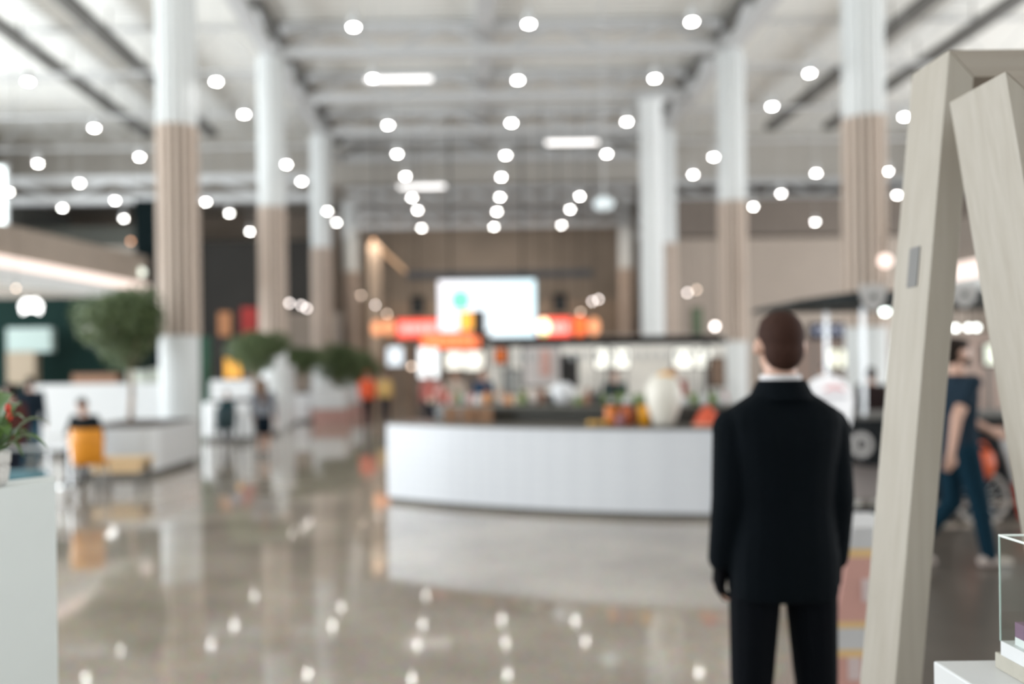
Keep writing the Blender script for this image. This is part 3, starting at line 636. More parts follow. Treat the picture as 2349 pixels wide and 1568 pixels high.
# ------------------------------------------------------------------ trees and planters on the left
def tree_proto():
    t = thing('olive_tree', 'x', 'tree', (0,0,0), 'round-crowned trees in the white planters')
    tr = MB(); tr.tube((0,0,0), (.03,0,.5), .045, .038); tr.tube((.03,0,.5), (0,.02,1.0), .038, .03)
    for k in range(7):
        a = k*2*PI/7; tr.tube((0,.02,.95), (math.cos(a)*.4, math.sin(a)*.4, 1.45+.15*(k % 3)), .02, .008, 6)
    tr.part('trunk', mat('pale_bark', (.42,.30,.22), .8, noise=.3), t, True, world=False)
    f = MB(); rnd = random.Random(3); bl = []
    for k in range(16):
        a = rnd.random()*2*PI; r = rnd.random()**.6*.5; bl.append((math.cos(a)*r, math.sin(a)*r, 1.62+rnd.uniform(-.30,.50), rnd.uniform(.30,.45)))
    for k in range(9000):
        x, y, z, r = bl[rnd.randrange(16)]; v = Vector((rnd.gauss(0,1), rnd.gauss(0,1), rnd.gauss(0,1))).normalized()*r*rnd.random()**.33
        c = Vector((x, y, z))+v; d = Vector((rnd.gauss(0,1), rnd.gauss(0,1), rnd.gauss(0,1)-.4)).normalized()*.06; s = d.cross(Vector((rnd.random(), rnd.random(), rnd.random()))).normalized()*.017
        q = [f.bm.verts.new(p) for p in (c-d, c+s, c+d, c-s)]; f.bm.faces.new(q)
    f.part('foliage', mat('olive_foliage', (.17,.22,.10), .6, noise=.6, nscale=3, col2=(.07,.11,.04)), t, world=False)
    return t
def planter(x0, x1, y0, y1, h, label):
    t = thing('planter', label, 'planter', ((x0+x1)/2, (y0+y1)/2, 0), 'white planters along the aisle')
    r = .25; o = []
    for cx, cy, a0 in ((x1-r, y0+r, -PI/2), (x1-r, y1-r, 0), (x0+r, y1-r, PI/2), (x0+r, y0+r, PI)):
        for k in range(7): a = a0+k*PI/12; o.append(Vector((cx+math.cos(a)*r, cy+math.sin(a)*r, .1)))
    MB().prism(o, (0,0,h-.1)).part('body', WHITEG, t)
    c = Vector(((x0+x1)/2, (y0+y1)/2, 0)); MB().prism([c+(p-c)*.93*1 if True else p for p in [Vector((q.x,q.y,0)) for q in o]], (0,0,.1)).part('recessed_kick', DKSTEEL, t)
    MB().prism([c+(Vector((q.x,q.y,h))-c)*Vector((.9,.94,1)) if False else Vector((c.x+(q.x-c.x)*.88, c.y+(q.y-c.y)*.94, h)) for q in o], (0,0,.02)).part('soil', mat('soil', (.06,.04,.03), .9, noise=.4), t)
    return t
planter(-6.3, -5.0+.12, 13.5, 15.9, .76, 'nearest low white planter with rounded ends, holding the round tree')
t0 = tree_proto(); t0.location = (-5.80, 14.9, .78); t0['label'] = 'round-crowned green tree in the nearest white planter'; t0.scale = (1.08,1.08,.95)
t = thing('partition', 'tall white partition wall behind the seated person', 'partition', (-7, 17.2, 0))
MB().box(-8.5, 17.0, .12, -5.9, 17.35, 1.41).part('panel', WHITEG, t, bevel=.01); MB().box(-8.45, 17.05, 0, -5.95, 17.3, .12).part('kick', DKSTEEL, t)
for i, (y0, y1, pn, h) in enumerate(((20.4, 23.3, 'second', .9), (27.4, 30.2, 'third', .9), (34.0, 37.5, 'fourth', .9))):
    planter(-6.3, -4.95, y0, y1, h, f'{pn} white planter down the left of the aisle')
    ty = (y0+y1)/2
    dup(t0, ((-5.12, -5.45, -5.45)[i], ty-.7, h), ['tree with drooping crown in the second planter', 'tree in the third planter behind the second column', 'smallest looking tree in the farthest planter'][i], rz=i*1.3+.6, scale=((1.0,1.0,.70),(1.15,1.15,.62),(1.5,1.5,.52))[i])
dup(t0, (-4.5, 30.0, 0), 'wide dark green tree crown left of the orange-topped person', rz=2.1, scale=(1.1,1.1,1.05))
dup(t0, (-4.6, 36.9, 0), 'farthest low dark tree crown beside the far left column', rz=4.1, scale=(1.1,1.1,1.0))
# tall white fin walls between the planters
for i, (px0, px1, py, d) in enumerate(((482, 575, 872, 23.9), (612, 672, 838, 25.3), (716, 800, 852, 33.3))):
    a, b = at(px0, py, d), at(px1, py, d)
    t = thing('partition', ['white partition left of the walking woman', 'white fin wall under the second tree', 'white partition under the farther trees'][i], 'partition', ((a.x+b.x)/2, d, 0), 'white partitions along the aisle')
    MB().box(a.x, d-.4*(i == 1), .1, b.x, d+.3, a.z).part('panel', WHITEG, t, bevel=.02); MB().box(a.x+.04, d-.36*(i == 1), 0, b.x-.04, d+.26, .1).part('kick', DKSTEEL, t)
# bench in front of the planter
t = thing('bench', 'pale pine bench standing against the rounded end of the nearest planter', 'bench', (-5.0, 12.2, 0))
MB().box(-5.25, 12.0, .38, -4.52, 12.5, .43).part('seat', PINE, t, bevel=.005)
MB().box(-5.22, 12.02, .24, -4.55, 12.06, .38).part('apron', PINE, t); MB().box(-5.22, 12.44, .24, -4.55, 12.48, .38).part('apron', PINE, t)
for sx in (-5.2, -4.62):
    for sy in (12.04, 12.42): MB().box(sx, sy, 0, sx+.05, sy+.05, .38).part('leg', DKSTEEL, t)
# orange chair
def chair(cx, cy, rz, m, label, name='chair', group=None):
    t = thing(name, label, 'chair', (cx, cy, 0), group, rz)
    MB().loft([(.44,.20,.19,0),(.455,.225,.215,0),(.475,.22,.21,0)], e=3).part('seat', m, t, True, world=False)
    b = MB(); pr = None
    cols = []
    for i in range(11):
        a = -1.15+i*2.3/10; cols.append([(math.sin(a)*r, -.05-math.cos(a)*(r-.03)-.02*k, z) for k, (r, z) in enumerate(((.215,.43),(.228,.58),(.24,.74),(.215,.90)))])
    V0 = [[b.bm.verts.new(p) for p in c] for c in cols]; V1 = [[b.bm.verts.new((p[0]*.93, p[1]*.93, p[2])) for p in c] for c in cols]
    for i in range(10):
        for k in range(3):
            b.bm.faces.new((V0[i][k], V0[i+1][k], V0[i+1][k+1], V0[i][k+1])); b.bm.faces.new((V1[i][k], V1[i][k+1], V1[i+1][k+1], V1[i+1][k]))
        b.bm.faces.new((V0[i][3], V0[i+1][3], V1[i+1][3], V1[i][3])); b.bm.faces.new((V0[i][0], V1[i][0], V1[i+1][0], V0[i+1][0]))
    for i in (0, 10):
        for k in range(3): b.bm.faces.new((V0[i][k], V0[i][k+1], V1[i][k+1], V1[i][k]))
    b.part('backrest', m, t, True, world=False)
    for sx in (-1, 1):
        for sy in (-1, 1): MB().tube((sx*.15, sy*.14, .45), (sx*.21, sy*.2, 0), .016, .011).part('leg', mat('grey_metal_legs', (.25,.24,.23), .4, .6, noise=.1), t, True, world=False)
    return t
ORANGE = mat('orange_shell', (.88,.33,.015), .5, noise=.25, nscale=4)
ch0 = chair(-4.98, 11.45, .12, ORANGE, 'orange shell chair on thin legs in front of the planter bench')
t = thing('cafe_table', 'small white cafe table in front of the seated person', 'table', (-5.72, 12.72, 0))
MB().box(-6.0, 12.3, .70, -5.46, 12.74, .73).part('tabletop', WHITEG, t); MB().tube((-5.72,12.5,.02), (-5.72,12.5,.70), .025).part('pedestal', CHROME, t); MB().lathe((-5.72,12.5,0), [(.18,0),(.17,.02)], 24).part('foot', CHROME, t)
st_ = thing('stool', 'stool under the person in black beside the planter', 'stool', (-5.72, 13.12, 0))
MB().lathe((-5.72,13.12,.36), [(.17,0),(.18,.02),(.17,.045)], 20).part('seat', DKSTEEL, st_)
for a in range(3): MB().tube((-5.72+math.cos(a*2.1)*.1, 13.12+math.sin(a*2.1)*.1, .36), (-5.72+math.cos(a*2.1)*.17, 13.12+math.sin(a*2.1)*.17, 0), .012).part('leg', DKSTEEL, st_)
# teal bench and metal rail behind the plinth
t = thing('teal_bench', 'teal padded bench behind the white plinth', 'bench', (-4.0, 8.2, 0))
a, b = at(18, 1062, 8.0), at(106, 1062, 8.0)
MB().box(a.x-.5, 7.8, .62, b.x-.06, 8.15, .72).part('cushion', mat('teal_fabric', (.10,.24,.29), .8, noise=.2), t, bevel=.015)
MB().box(a.x-.45, 7.85, .0, b.x-.1, 8.1, .62).part('base', mat('grey_bench_base', (.35,.4,.42), .6, noise=.1), t)
t = thing('metal_rail', 'thin grey steel rail beside the teal bench', 'rail', (-3.85, 8.4, 0))
q = at(112, 1028, 8.4); MB().tube((q.x, 8.4, 0), (q.x, 8.4, q.z), .018).part('post', CHROME, t); MB().tube((q.x-1.6, 8.4, q.z), (q.x, 8.4, q.z), .018).part('top_bar', CHROME, t)
MB().tube((q.x-1.55, 8.4, 0), (q.x-1.55, 8.4, q.z), .018).part('post', CHROME, t)
# far tables
for i, (px, d) in enumerate(((550, 18.6), (583, 19.9))):
    p = at(px, 846, d); t = thing('cafe_table', ['nearer small grey table left of the walking woman', 'farther small grey table left of the walking woman'][i], 'table', (p.x, d, 0), 'small grey tables')
    MB().lathe((p.x, d, .72), [(.3,0),(.31,.015),(.3,.03)], 24).part('tabletop', WHITEG, t); MB().tube((p.x,d,.02), (p.x,d,.72), .03).part('pedestal', DKSTEEL, t); MB().lathe((p.x,d,0), [(.22,0),(.2,.02)], 20).part('foot', DKSTEEL, t)
chair(at(515,846,18).x, 17.9, .5, mat('dark_teal_shell', (.02,.05,.06), .5, noise=.2), 'dark teal chair at the far small table')

# ------------------------------------------------------------------ left shop
t = thing('shop_unit', 'dark green shopfront on the left under a long light band', 'shop', (-12, 22, 0))
fz0, fz1 = 3.55, 5.4
def fq(px, py): 
    z = 4.25; v = (CY-py)-(px-CX)*ROLL; return (z-CAMZ)*F/v
MB().hexa([(-10.75,14,4.22),(-9.35,25.5,4.22),(-9.9,25.5,4.22),(-11.4,14,4.22),(-10.75,14,4.85),(-9.35,25.5,5.0),(-9.9,25.5,5.0),(-11.4,14,4.85)]).part('fascia', mat('beige_fascia', (.42,.345,.285), .7, noise=.3, nscale=2), t)
MB().hexa([(-10.70,14,3.98),(-9.30,25.5,3.98),(-9.6,25.5,3.98),(-11.0,14,3.98),(-10.70,14,4.2),(-9.30,25.5,4.2),(-9.6,25.5,4.2),(-11.0,14,4.2)]).part('light_band', emis('rosy_light_band', (1,.82,.74), 1.0), t)
MB().hexa([(-10.75,14,3.5),(-9.35,25.5,3.72),(-9.7,25.5,3.72),(-11.1,14,3.5),(-10.75,14,3.98),(-9.35,25.5,3.98),(-9.7,25.5,3.98),(-11.1,14,3.98)]).part('lower_fascia', WHITE, t)
MB().box(-16, 26.0, 0, -9.6, 26.3, 3.9).part('rear_wall', DARKG, t)
MB().box(-16, 26.0, 3.9, -9.6, 26.3, 5.4).part('upper_rear_wall', mat('grey_beige', (.25,.22,.19), .8, noise=.2), t)
MB().box(-9.75, 25.55, 0, -8.85, 25.95, 6.7).part('dark_pillar', mat('near_black_green', (.004,.009,.010), .8, noise=.3, spec=.05), t)
MB().box(-11.6, 19.3, 0, -11.2, 19.7, 3.5).part('pillar', mat('pinkish_grey', (.5,.45,.42), .7, noise=.1), t)
MB().box(-8.3, 26.5, 0, -7.9, 26.7, 2.7).part('green_side_wall', mat('mid_green_panel', (.03,.13,.08), .6, noise=.3), t)
for (px0, py0, px1, py1, d, m, nm) in ((15,752,116,806,25,mat('sage_panel',(.28,.36,.34),.5,noise=.1),'sage_counter_front'),(15,806,80,880,25,mat('khaki_panel',(.3,.24,.17),.7,noise=.2),'khaki_panel'),(290,850,338,882,25,mat('pale_box',(.45,.48,.42),.6,noise=.3),'pale_crate'),(345,845,385,882,25,mat('pale_box',(.45,.48,.42),.6),'pale_crate'),(165,858,270,884,25.2,mat('brown_shelf',(.25,.12,.06),.6,noise=.4),'brown_shelf')):
    a, b = at(px0, py0, d), at(px1, py1, d); MB().box(a.x, d, max(0, b.z), b.x, d+.3, a.z).part(nm, m, t)
SG = emis('white_sign_glow', (1,1,.98), 4.5)
for i, (px, py, w_, h_, d, txt) in enumerate(((70,702,60,46,20,''),(210,752,42,22,24.8,''),(247,752,30,22,24.8,''),(322,624,26,26,25,''),(296,626,20,24,25,''))):
    p = at(px, py, d); q = thing('lit_sign', ['white glowing cup-shaped sign hanging in the left shop', 'left glowing white sign seen through the round tree', 'right glowing white sign seen through the round tree', 'greenish-white round sign at the end of the light band', 'white round sign at the end of the light band'][i], 'sign', tuple(p), 'glowing signs of the left shop')
    a, b = w_*d/F/2*.8, h_*d/F/2*.7
    if i == 0:
        o = [p+Vector((-a*.85,0,-b)), p+Vector((-a*.3,0,-b*.6)), p+Vector((a*.3,0,-b*.6)), p+Vector((a*.85,0,-b)), p+Vector((a,0,b*.2)), p+Vector((a*.5,0,b)), p+Vector((0,0,b*.85)), p+Vector((-a*.5,0,b)), p+Vector((-a,0,b*.2))]
    else: o = [p+Vector((math.cos(k*PI/8)*a, 0, math.sin(k*PI/8)*b)) for k in range(16)]
    MB().prism(o, (0,.05,0)).part('glowing_face', SG if i < 3 else emis('dim_sign_glow', (.95,1,.88), 1.8), q)
    MB().prism([Vector((v.x, v.y+.05, v.z)) for v in o], (0,.06,0)).part('back_case', BLACK, q)
# round sign with letter D, orange kiosk light, red banner
p = at(534, 806, 27); q = thing('round_sign', 'round lilac-grey sign with a dark letter D over an orange light panel', 'sign', tuple(p)); MB().tube((p.x,p.y+.08,0),(p.x,p.y+.08,p.z),.025).part('pole', DKSTEEL, q)
MB().prism([p+Vector((math.cos(k*PI/10)*.23, 0, math.sin(k*PI/10)*.23)) for k in range(20)], (0,.06,0)).part('disc', mat('lilac_disc', (.40,.41,.52), .5, noise=.1), q)
text_mesh('letter_d', 'D', .34, .01, mat('navy_ink', (.03,.035,.12), .5, noise=.1), Matrix.Translation((0,-.02,0)) @ FRONT, q)
p = at(533, 842, 27.2); q = thing('kiosk', 'glowing orange kiosk below the round D sign', 'panel', tuple(p))
MB().box(p.x-.24, p.y, p.z-.35, p.x+.24, p.y+.1, p.z+.3).part('glowing_face', emis('amber_panel', (1,.5,.08), .9), q); MB().box(p.x-.27, p.y+.1, 0, p.x+.27, p.y+.3, p.z+.33).part('case', BLACK, q)
def hang(name, px0, py0, px1, py1, d, m, label, cat, th=.08, extra=None, frame=BLACK):
    a, b = at(px0, py0, d), at(px1, py1, d); c = ((a.x+b.x)/2, d, (a.z+b.z)/2)
    q = thing(name, label, cat, c)
    MB().box(a.x, d, b.z, b.x, d+th, a.z).part('face', m, q, bevel=min(.02, th*.3)); MB().box(a.x-.03, d+th, b.z-.03, b.x+.03, d+th+.06, a.z+.03).part('back_case', frame, q)
    if b.z > .3:
        for xx in (a.x+.05, b.x-.05): MB().tube((xx, d+th+.03, 0), (xx, d+th+.03, b.z), .02).part('support_post', DKSTEEL, q)
    return q
hang('banner', 552, 705, 592, 775, 35, mat('red_banner', (.30,.014,.012), .6, noise=.2), 'dark red banner between the first and second left columns', 'banner')
hang('wall_panel', 500, 715, 530, 770, 36, mat('orange_wall_panel', (.45,.2,.09), .7, noise=.2), 'brownish orange wall panel left of the red banner', 'panel')

# ------------------------------------------------------------------ back stalls
def stallwall(name, x0, x1, y, z0, z1, m, label): return MB().box(x0, y, z0, x1, y+.2, z1).top(name, m, label, 'wall', loc=((x0+x1)/2, y, z0))
stallwall('stall_wall', -19.8, -12.6, 38.0, 0, 8, mat('grey_olive_shop', (.12,.125,.11), .8, noise=.3, nscale=.5), 'dark grey shop wall at the far left behind the light band')
stallwall('stall_wall', -12.5, -6.2, 39.0, 0, 7.5, mat('near_black_wall', (.03,.028,.025), .8, noise=.5, nscale=.8), 'almost black shop wall between the left columns')
stallwall('stall_wall', -9.9, -5.6, 38.6, 0, 4.2, TAUPE, 'taupe lower shopfront between the left columns')
stallwall('stall_wall', -5.4, 7.3, 42.5, 0, 4.9, mat('warm_taupe', (.34,.26,.20), .8, noise=.3, nscale=.7), 'warm taupe wall behind the screen')
stallwall('stall_wall', 7.9, 21.8, 35.5, 0, 6.8, mat('beige_shop_wall', (.40,.335,.285), .8, noise=.15, nscale=.7), 'beige shop wall behind the right columns')
stallwall('stall_wall', 7.9, 21.8, 35.45, 6.9, 8.4, mat('brown_upper_wall', (.2,.165,.14), .8, noise=.3, nscale=.7), 'brown upper band over the beige shop wall')
b = MB(); b.beam(at(850,552,38.2), at(945,640,39), .3, .1); b.top('diagonal_brace', mat('warm_timber', (.5,.34,.22), .7, noise=.2), 'diagonal warm-lit timber brace left above the screen', 'beam', loc=at(910,605,39))
b = MB(); b.box(at(845,560,38).x, 38, 0, at(870,560,38).x, 38.4, at(845,560,38).z); b.top('timber_post', mat('warm_post', (.55,.42,.32), .7, noise=.2), 'warm-lit beige post left of the orange lanterns', 'post', loc=(at(857,560,38).x, 38.2, 0))
# big screen
a, bb = at(1003, 641, 33), at(1232, 784, 33)
q = thing('video_screen', 'large bright white video screen with a teal logo over the stalls', 'screen', ((a.x+bb.x)/2, 33, bb.z))
sm = bpy.data.materials.new('screen_glow'); sm.use_nodes = True; nt = sm.node_tree; pb = nt.nodes['Principled BSDF']; tc = nt.nodes.new('ShaderNodeTexCoord'); sx = nt.nodes.new('ShaderNodeSeparateXYZ'); rp = nt.nodes.new('ShaderNodeValToRGB')
rp.color_ramp.elements[0].color = (.98,.96,1,1); rp.color_ramp.elements[1].color = (.72,.93,1,1); nt.links.new(tc.outputs['Generated'], sx.inputs[0]); nt.links.new(sx.outputs[0], rp.inputs[0]); nt.links.new(rp.outputs[0], pb.inputs['Emission Color']); pb.inputs['Emission Strength'].default_value = 1.6; pb.inputs['Base Color'].default_value = (.05,.05,.05,1)
MB().box(a.x+.04, 33, bb.z+.04, bb.x-.04, 33.05, a.z-.04).part('display', sm, q)
MB().box(a.x, 33.05, bb.z, bb.x, 33.3, a.z).part('case', BLACK, q)
lp = at(1056, 688, 32.98); MB().prism([lp+Vector((math.cos(k*PI/12)*.36, 0, math.sin(k*PI/12)*.38)) for k in range(24)], (0,.015,0)).part('teal_logo', emis('teal_logo_glow', (.12,.70,.44), .95), q, label='teal round logo')
MB().box(lp.x-.17, 32.96, lp.z-.02, lp.x+.17, 32.975, lp.z+.04).part('logo_lettering', emis('logo_white', (.8,1,.95), 1.2), q)
for xx in (a.x+.5, bb.x-.5): MB().tube((xx,33.15,a.z), (xx,33.15,ZC-.01), .03).part('suspension_rod', BLACK, q)
RED = emis('red_sign_glow', (1,.10,.06), 1.25); PINKG = emis('pink_letters_glow', (1,.42,.40), 1.6); ORG = emis('orange_sign_glow', (1,.16,.03), 1.15); ORG2 = emis('soft_orange_glow', (1,.42,.2), .9)
def sign(px0, py0, px1, py1, d, m, label, lm=None):
    q = hang('sign_box', px0, py0, px1, py1, d, m, label, 'sign')
    q['group'] = 'glowing signs of the far stalls'
    if lm:
        a, b = at(px0, py0, d), at(px1, py1, d); x = a.x+.12; hgt = (a.z-b.z)
        k = 0
        while x < b.x-.12:
            wl = .09+.05*(k % 3); MB().box(x, d-.03, b.z+hgt*.28, x+wl, d, a.z-hgt*.28).part('letter_bar', lm, q); x += wl+.06; k += 1
    return q
sign(910, 732, 1004, 774, 31, RED, 'red glowing sign left below the screen', PINKG)
sign(1236, 728, 1311, 774, 31, RED, 'red glowing sign right of the screen', PINKG)
sign(966, 766, 1100, 797, 30, ORG, 'wide orange sign below the left half of the screen', ORG2)
sign(1055, 716, 1086, 756, 30.5, emis('amber_sign_glow', (1,.45,.06), 1.3), 'small amber sign overlapping the screen')
for i, (x0, x1, y0, y1, m, lb) in enumerate(((852,876,735,770,ORG2,'leftmost orange lantern left of the red sign'),(880,904,732,770,ORG2,'orange lantern beside the red sign'),(1315,1345,726,770,ORG,'orange lantern right of the right red sign'),(1350,1375,730,768,ORG2,'rightmost pale orange lantern'))):
    a, b2 = at(x0, y0, 31.5), at(x1, y1, 31.5); c = (a+b2)/2; q = thing('lantern', lb, 'lantern', tuple(c), 'orange lanterns of the far stalls')
    rr = (b2.x-a.x)/2; hh = (a.z-b2.z)/2
    MB().lathe(c, [(rr*.5,-hh),(rr,-hh*.5),(rr,hh*.5),(rr*.5,hh)], 16).part('shade', m, q, True); MB().tube(c+Vector((0,0,hh)), (c.x,c.y,ZC), .01).part('cord', BLACK, q)
p = at(1247, 750, 30.4); q = thing('globe_lamp', 'bright yellow-white globe lamp touching the right edge of the screen', 'lamp', tuple(p))
MB().ell(p, (.2,.2,.3)).part('globe', emis('yellow_globe', (1,.9,.55), 3.0), q, True); MB().tube(p+Vector((0,0,.28)), (p.x,p.y,ZC), .012).part('cord', BLACK, q)
MB().ell(p+Vector((.0,-.12,-.24)), (.1,.08,.08)).part('green_cap', emis('green_cap_glow', (.15,.7,.25), 1.0), q, True, label='green lower cap')
hang('menu_box', 1086, 713, 1112, 768, 29.5, mat('brown_box', (.05,.035,.03), .5, noise=.2), 'dark brown hanging box in front of the lower edge of the screen', 'box')
sp = []
for i, (px, py) in enumerate(((958,700),(1285,694))):
    p = at(px, py, 36); q = thing('loudspeaker', ['black loudspeaker left of the screen', 'black loudspeaker right of the screen'][i], 'loudspeaker', tuple(p), 'loudspeakers beside the screen')
    MB().box(p.x-.3, p.y, p.z-.38, p.x+.3, p.y+.3, p.z+.38).part('case', BLACK, q, bevel=.03); MB().tube((p.x,p.y-.02,p.z-.08), (p.x,p.y+.01,p.z-.08), .14).part('cone', DKSTEEL, q); MB().tube(p+Vector((0,.15,.3)), (p.x, p.y+.15, ZC), .02).part('rod', BLACK, q)
# dark beam over the screen
MB().box(at(930,620,37).x, 37, at(930,640,37).z, at(1360,620,37).x, 37.4, at(930,622,37).z).top('gantry_beam', mat('blue_black_steel', (.12,.12,.125), .6, noise=.3), 'dark blue-grey gantry beam behind the screen', 'beam', loc=(1, 37, 5.6))
# lit panels and doors under the signs
def litbox(px0, py0, px1, py1, d, col, s, label, name='menu_board'):
    q = hang(name if 'board' in label or 'menu' in label else 'light_box', px0, py0, px1, py1, d, emis('glow_%d_%d' % (px0, py0), col, s), label, 'light panel'); return q
q = litbox(960, 797, 980, 866, 28, (.97,.99,1), 1.3, 'left tall bright door panel below the orange sign'); q = litbox(984, 800, 1006, 866, 28, (.95,.99,1), 1.3, 'right tall bright door panel below the orange sign')
litbox(888, 796, 924, 838, 30, (.85,.93,1), .85, 'pale blue-white lit poster left of the bright doors')
litbox(1022, 806, 1062, 846, 26, (1,.98,.88), 1.0, 'left cream menu board below the orange sign'); litbox(1066, 806, 1108, 848, 26, (1,.98,.88), .95, 'right cream menu board below the orange sign')
for i, (x0, x1, s) in enumerate(((1368,1402,1.0),(1412,1442,.9),(1548,1588,1.0),(1600,1632,.75))):
    litbox(x0, 802, x1, 842, 19.5, (1,1,.92), s, ['leftmost','second','third','rightmost'][i]+' cream lit menu board under the black bar canopy')
# grey-white kitchen wall of the stall behind the bar
MB().box(at(1120,846,20.5).x, 20.5, 0, at(1665,846,20.5).x, 20.7, 2.35).top('stall_wall', mat('pale_kitchen_tiles', (.72,.70,.66), .5, noise=.3, nscale=1.5), 'pale tiled kitchen wall behind the bar', 'wall', loc=(3.3, 20.5, 0))
MB().box(at(930,846,29).x, 32.2, 0, at(1130,846,29).x, 32.4, 3.0).top('stall_wall', mat('brown_stall_back', (.26,.19,.15), .7, noise=.4, nscale=1.5), 'brown stall wall under the orange sign', 'wall', loc=(-.6, 32.2, 0))
hang('orange_drum', 1136, 800, 1160, 832, 18, mat('orange_drum', (.75,.16,.02), .5, noise=.2), 'orange drum-shaped box above the back shelf', 'box')
q = hang('round_banner', 1203, 795, 1284, 884, 14.8, mat('white_pink_banner', (.72,.66,.64), .6, noise=.12), 'tall white banner with a pink stripe behind the bar', 'banner')
a, b2 = at(1240, 803, 14.77), at(1262, 862, 14.77); MB().box(a.x, 14.76, b2.z, b2.x, 14.8, a.z).part('pink_stripe', mat('pink_stripe', (.72,.42,.36), .6, noise=.1), q, label='pink stripe')
hang('dark_door', 1286, 817, 1325, 884, 15.2, mat('dark_door', (.03,.026,.025), .5, noise=.2), 'dark narrow door panel right of the white banner', 'door')
hang('white_crate_stack', 1160, 850, 1192, 900, 15, mat('grey_white_crates', (.55,.55,.53), .5, noise=.2), 'grey-white stack of trays behind the bar', 'trays')
hang('brown_board', 1632, 822, 1664, 884, 16, mat('brown_board', (.25,.16,.11), .6, noise=.3), 'brown wooden board beside the second right column foot', 'board')
hang('green_window', 1588, 706, 1612, 765, 33, mat('green_window', (.12,.17,.09), .5, noise=.5, nscale=3), 'dim green window panel beside the third right column', 'window')

# ------------------------------------------------------------------ the curved bar
BC = Vector((3.57, 16.4)); BR = 7.32
def arc(r, a): return (BC.x+math.sin(a)*r, BC.y-math.cos(a)*r)
A0, A1, N = -.678, -.02, 40
def arcwall(mb, r0, r1, z0, z1, a0=A0, a1=A1, n=N):
    prev = None
    for i in range(n+1):
        a = a0+(a1-a0)*i/n; p, q = arc(r0, a), arc(r1, a)
        ring = [mb.bm.verts.new((*p, z0)), mb.bm.verts.new((*p, z1)), mb.bm.verts.new((*q, z1)), mb.bm.verts.new((*q, z0))]
        if prev:
            for k in range(4): mb.bm.faces.new((prev[k], prev[(k+1)%4], ring[(k+1)%4], ring[k]))
        else: mb.bm.faces.new(ring[::-1])
        prev = ring
    mb.bm.faces.new(prev); return mb
bar = thing('bar_counter', 'long curved bar counter faced with small white tiles', 'bar counter', (1.5, 10, 0))
arcwall(MB(), BR, BR-.12, .06, .945).part('tiled_front', TILE, bar)
arcwall(MB(), BR-.04, BR-.5, 0, .06).part('kick', DKSTEEL, bar)
arcwall(MB(), BR-.12, BR-.65, .06, .93).part('carcass', WHITE, bar)
arcwall(MB(), BR+.02, BR-.67, .945, .97).part('countertop', RIM, bar)
arcwall(MB(), BR-.68, BR-.95, .0, 1.14, A0+.03).part('raised_inner_ledge', DARKTOP, bar)
arcwall(MB(), BR-.66, BR-1.35, 1.14, 1.165, A0+.03).part('ledge_top', mat('greenish_white_ledge', (.22,.21,.18), .4, noise=.3), bar)
# black canopy over the bar
cz = 1.99
cn = thing('bar_canopy', 'thin black canopy shelf over the back of the bar', 'canopy', (3, 13, cz))
MB().box(.25, 13.0, cz-.04, 3.85, 13.5, cz+.05).part('shelf', BLACK, cn)
for x in (.6, 2.1, 3.6): MB().tube((x,13.25,1.02), (x,13.25,cz), .02).part('post', BLACK, cn)
gl = MB()
MB().box(.3, 13.1, cz+.05, 3.8, 13.14, cz+.09).part('top_rail', mat('dark_brown_rail', (.07,.045,.035), .5, noise=.2), cn)
for i in range(22):
    x = .75+i*.135
    if 1.02 < x < 1.5: continue
    g = MB().lathe((x, 13.25, cz-.27), [(.012,.23),(.006,.2),(.006,.13),(.03,.09),(.035,.03),(.028,0)], 10).top('wine_glass', mat('dim_glass', (.75,.77,.76), .15, noise=.1, trans=.4), 'wine glass hanging upside down under the black bar canopy', 'glass', 'glasses hanging under the canopy', loc=(x,13.25,cz-.27), smooth=True)
back = thing('back_counter', 'dark back counter behind the bar', 'counter', (3, 13.3, 0))
MB().box(.0, 12.9, 0, 4.0, 13.6, .98).part('cabinet', mat('brown_cabinet', (.12,.09,.07), .6, noise=.2), back); MB().box(-.05, 12.85, .98, 4.05, 13.65, 1.02).part('worktop', RIM, back)

# things on the bar
def onbar(px, off=.25):
    """point on the countertop seen at column px"""
    best = None
    for i in range(400):
        a = A0+(A1-A0)*i/399; x, y = arc(BR-off, a); u = CX+x/y*F
        if best is None or abs(u-px) < best[0]: best = (abs(u-px), x, y)
    return best[1], best[2]
def jar(px, w_, h_, m, label, off=.25, lid=None, z=.97, group=None):
    x, y = onbar(px, off); q = thing('jar', label, 'jar', (x, y, z), group)
    MB().lathe((x,y,z), [(w_*.42,0),(w_*.5,.01),(w_*.5,h_*.8),(w_*.38,h_*.88),(w_*.38,h_*.9)], 20).part('bowl', m, q, True)
    MB().lathe((x,y,z+h_*.9), [(w_*.42,0),(w_*.42,h_*.08),(w_*.3,h_*.1)], 20).part('lid', lid or BLACK, q, True)
jar(1402, .15, .24, mat('orange_juice', (.80,.22,.02), .3, noise=.4, nscale=20), 'left dark orange jar on the bar')
jar(1437, .15, .24, mat('red_orange_sweets', (.68,.16,.05), .3, noise=.5, nscale=20), 'middle red-orange jar on the bar')
jar(1476, .13, .25, mat('amber_juice', (.92,.40,.01), .3, noise=.2, nscale=10), 'amber yellow jar beside the cream urn')
jar(1420, .10, .14, mat('mauve_jar', (.35,.14,.16), .3, noise=.3, nscale=20), 'small mauve jar in front of the orange jars', .12)
x, y = onbar(1372, .14)
for i, dx in enumerate((-.085, 0, .085)):
    q = MB().ell((x+dx, y+.01*i, .97+.03), (.042,.042,.032)).top('fruit_bun', mat('yellow_bun', (.85,.50,.12), .5, noise=.2), ['left','middle','right'][i]+' golden bun lying on the bar left of the jars', 'bun', 'golden buns on the bar', loc=(x+dx, y, .97), smooth=True)
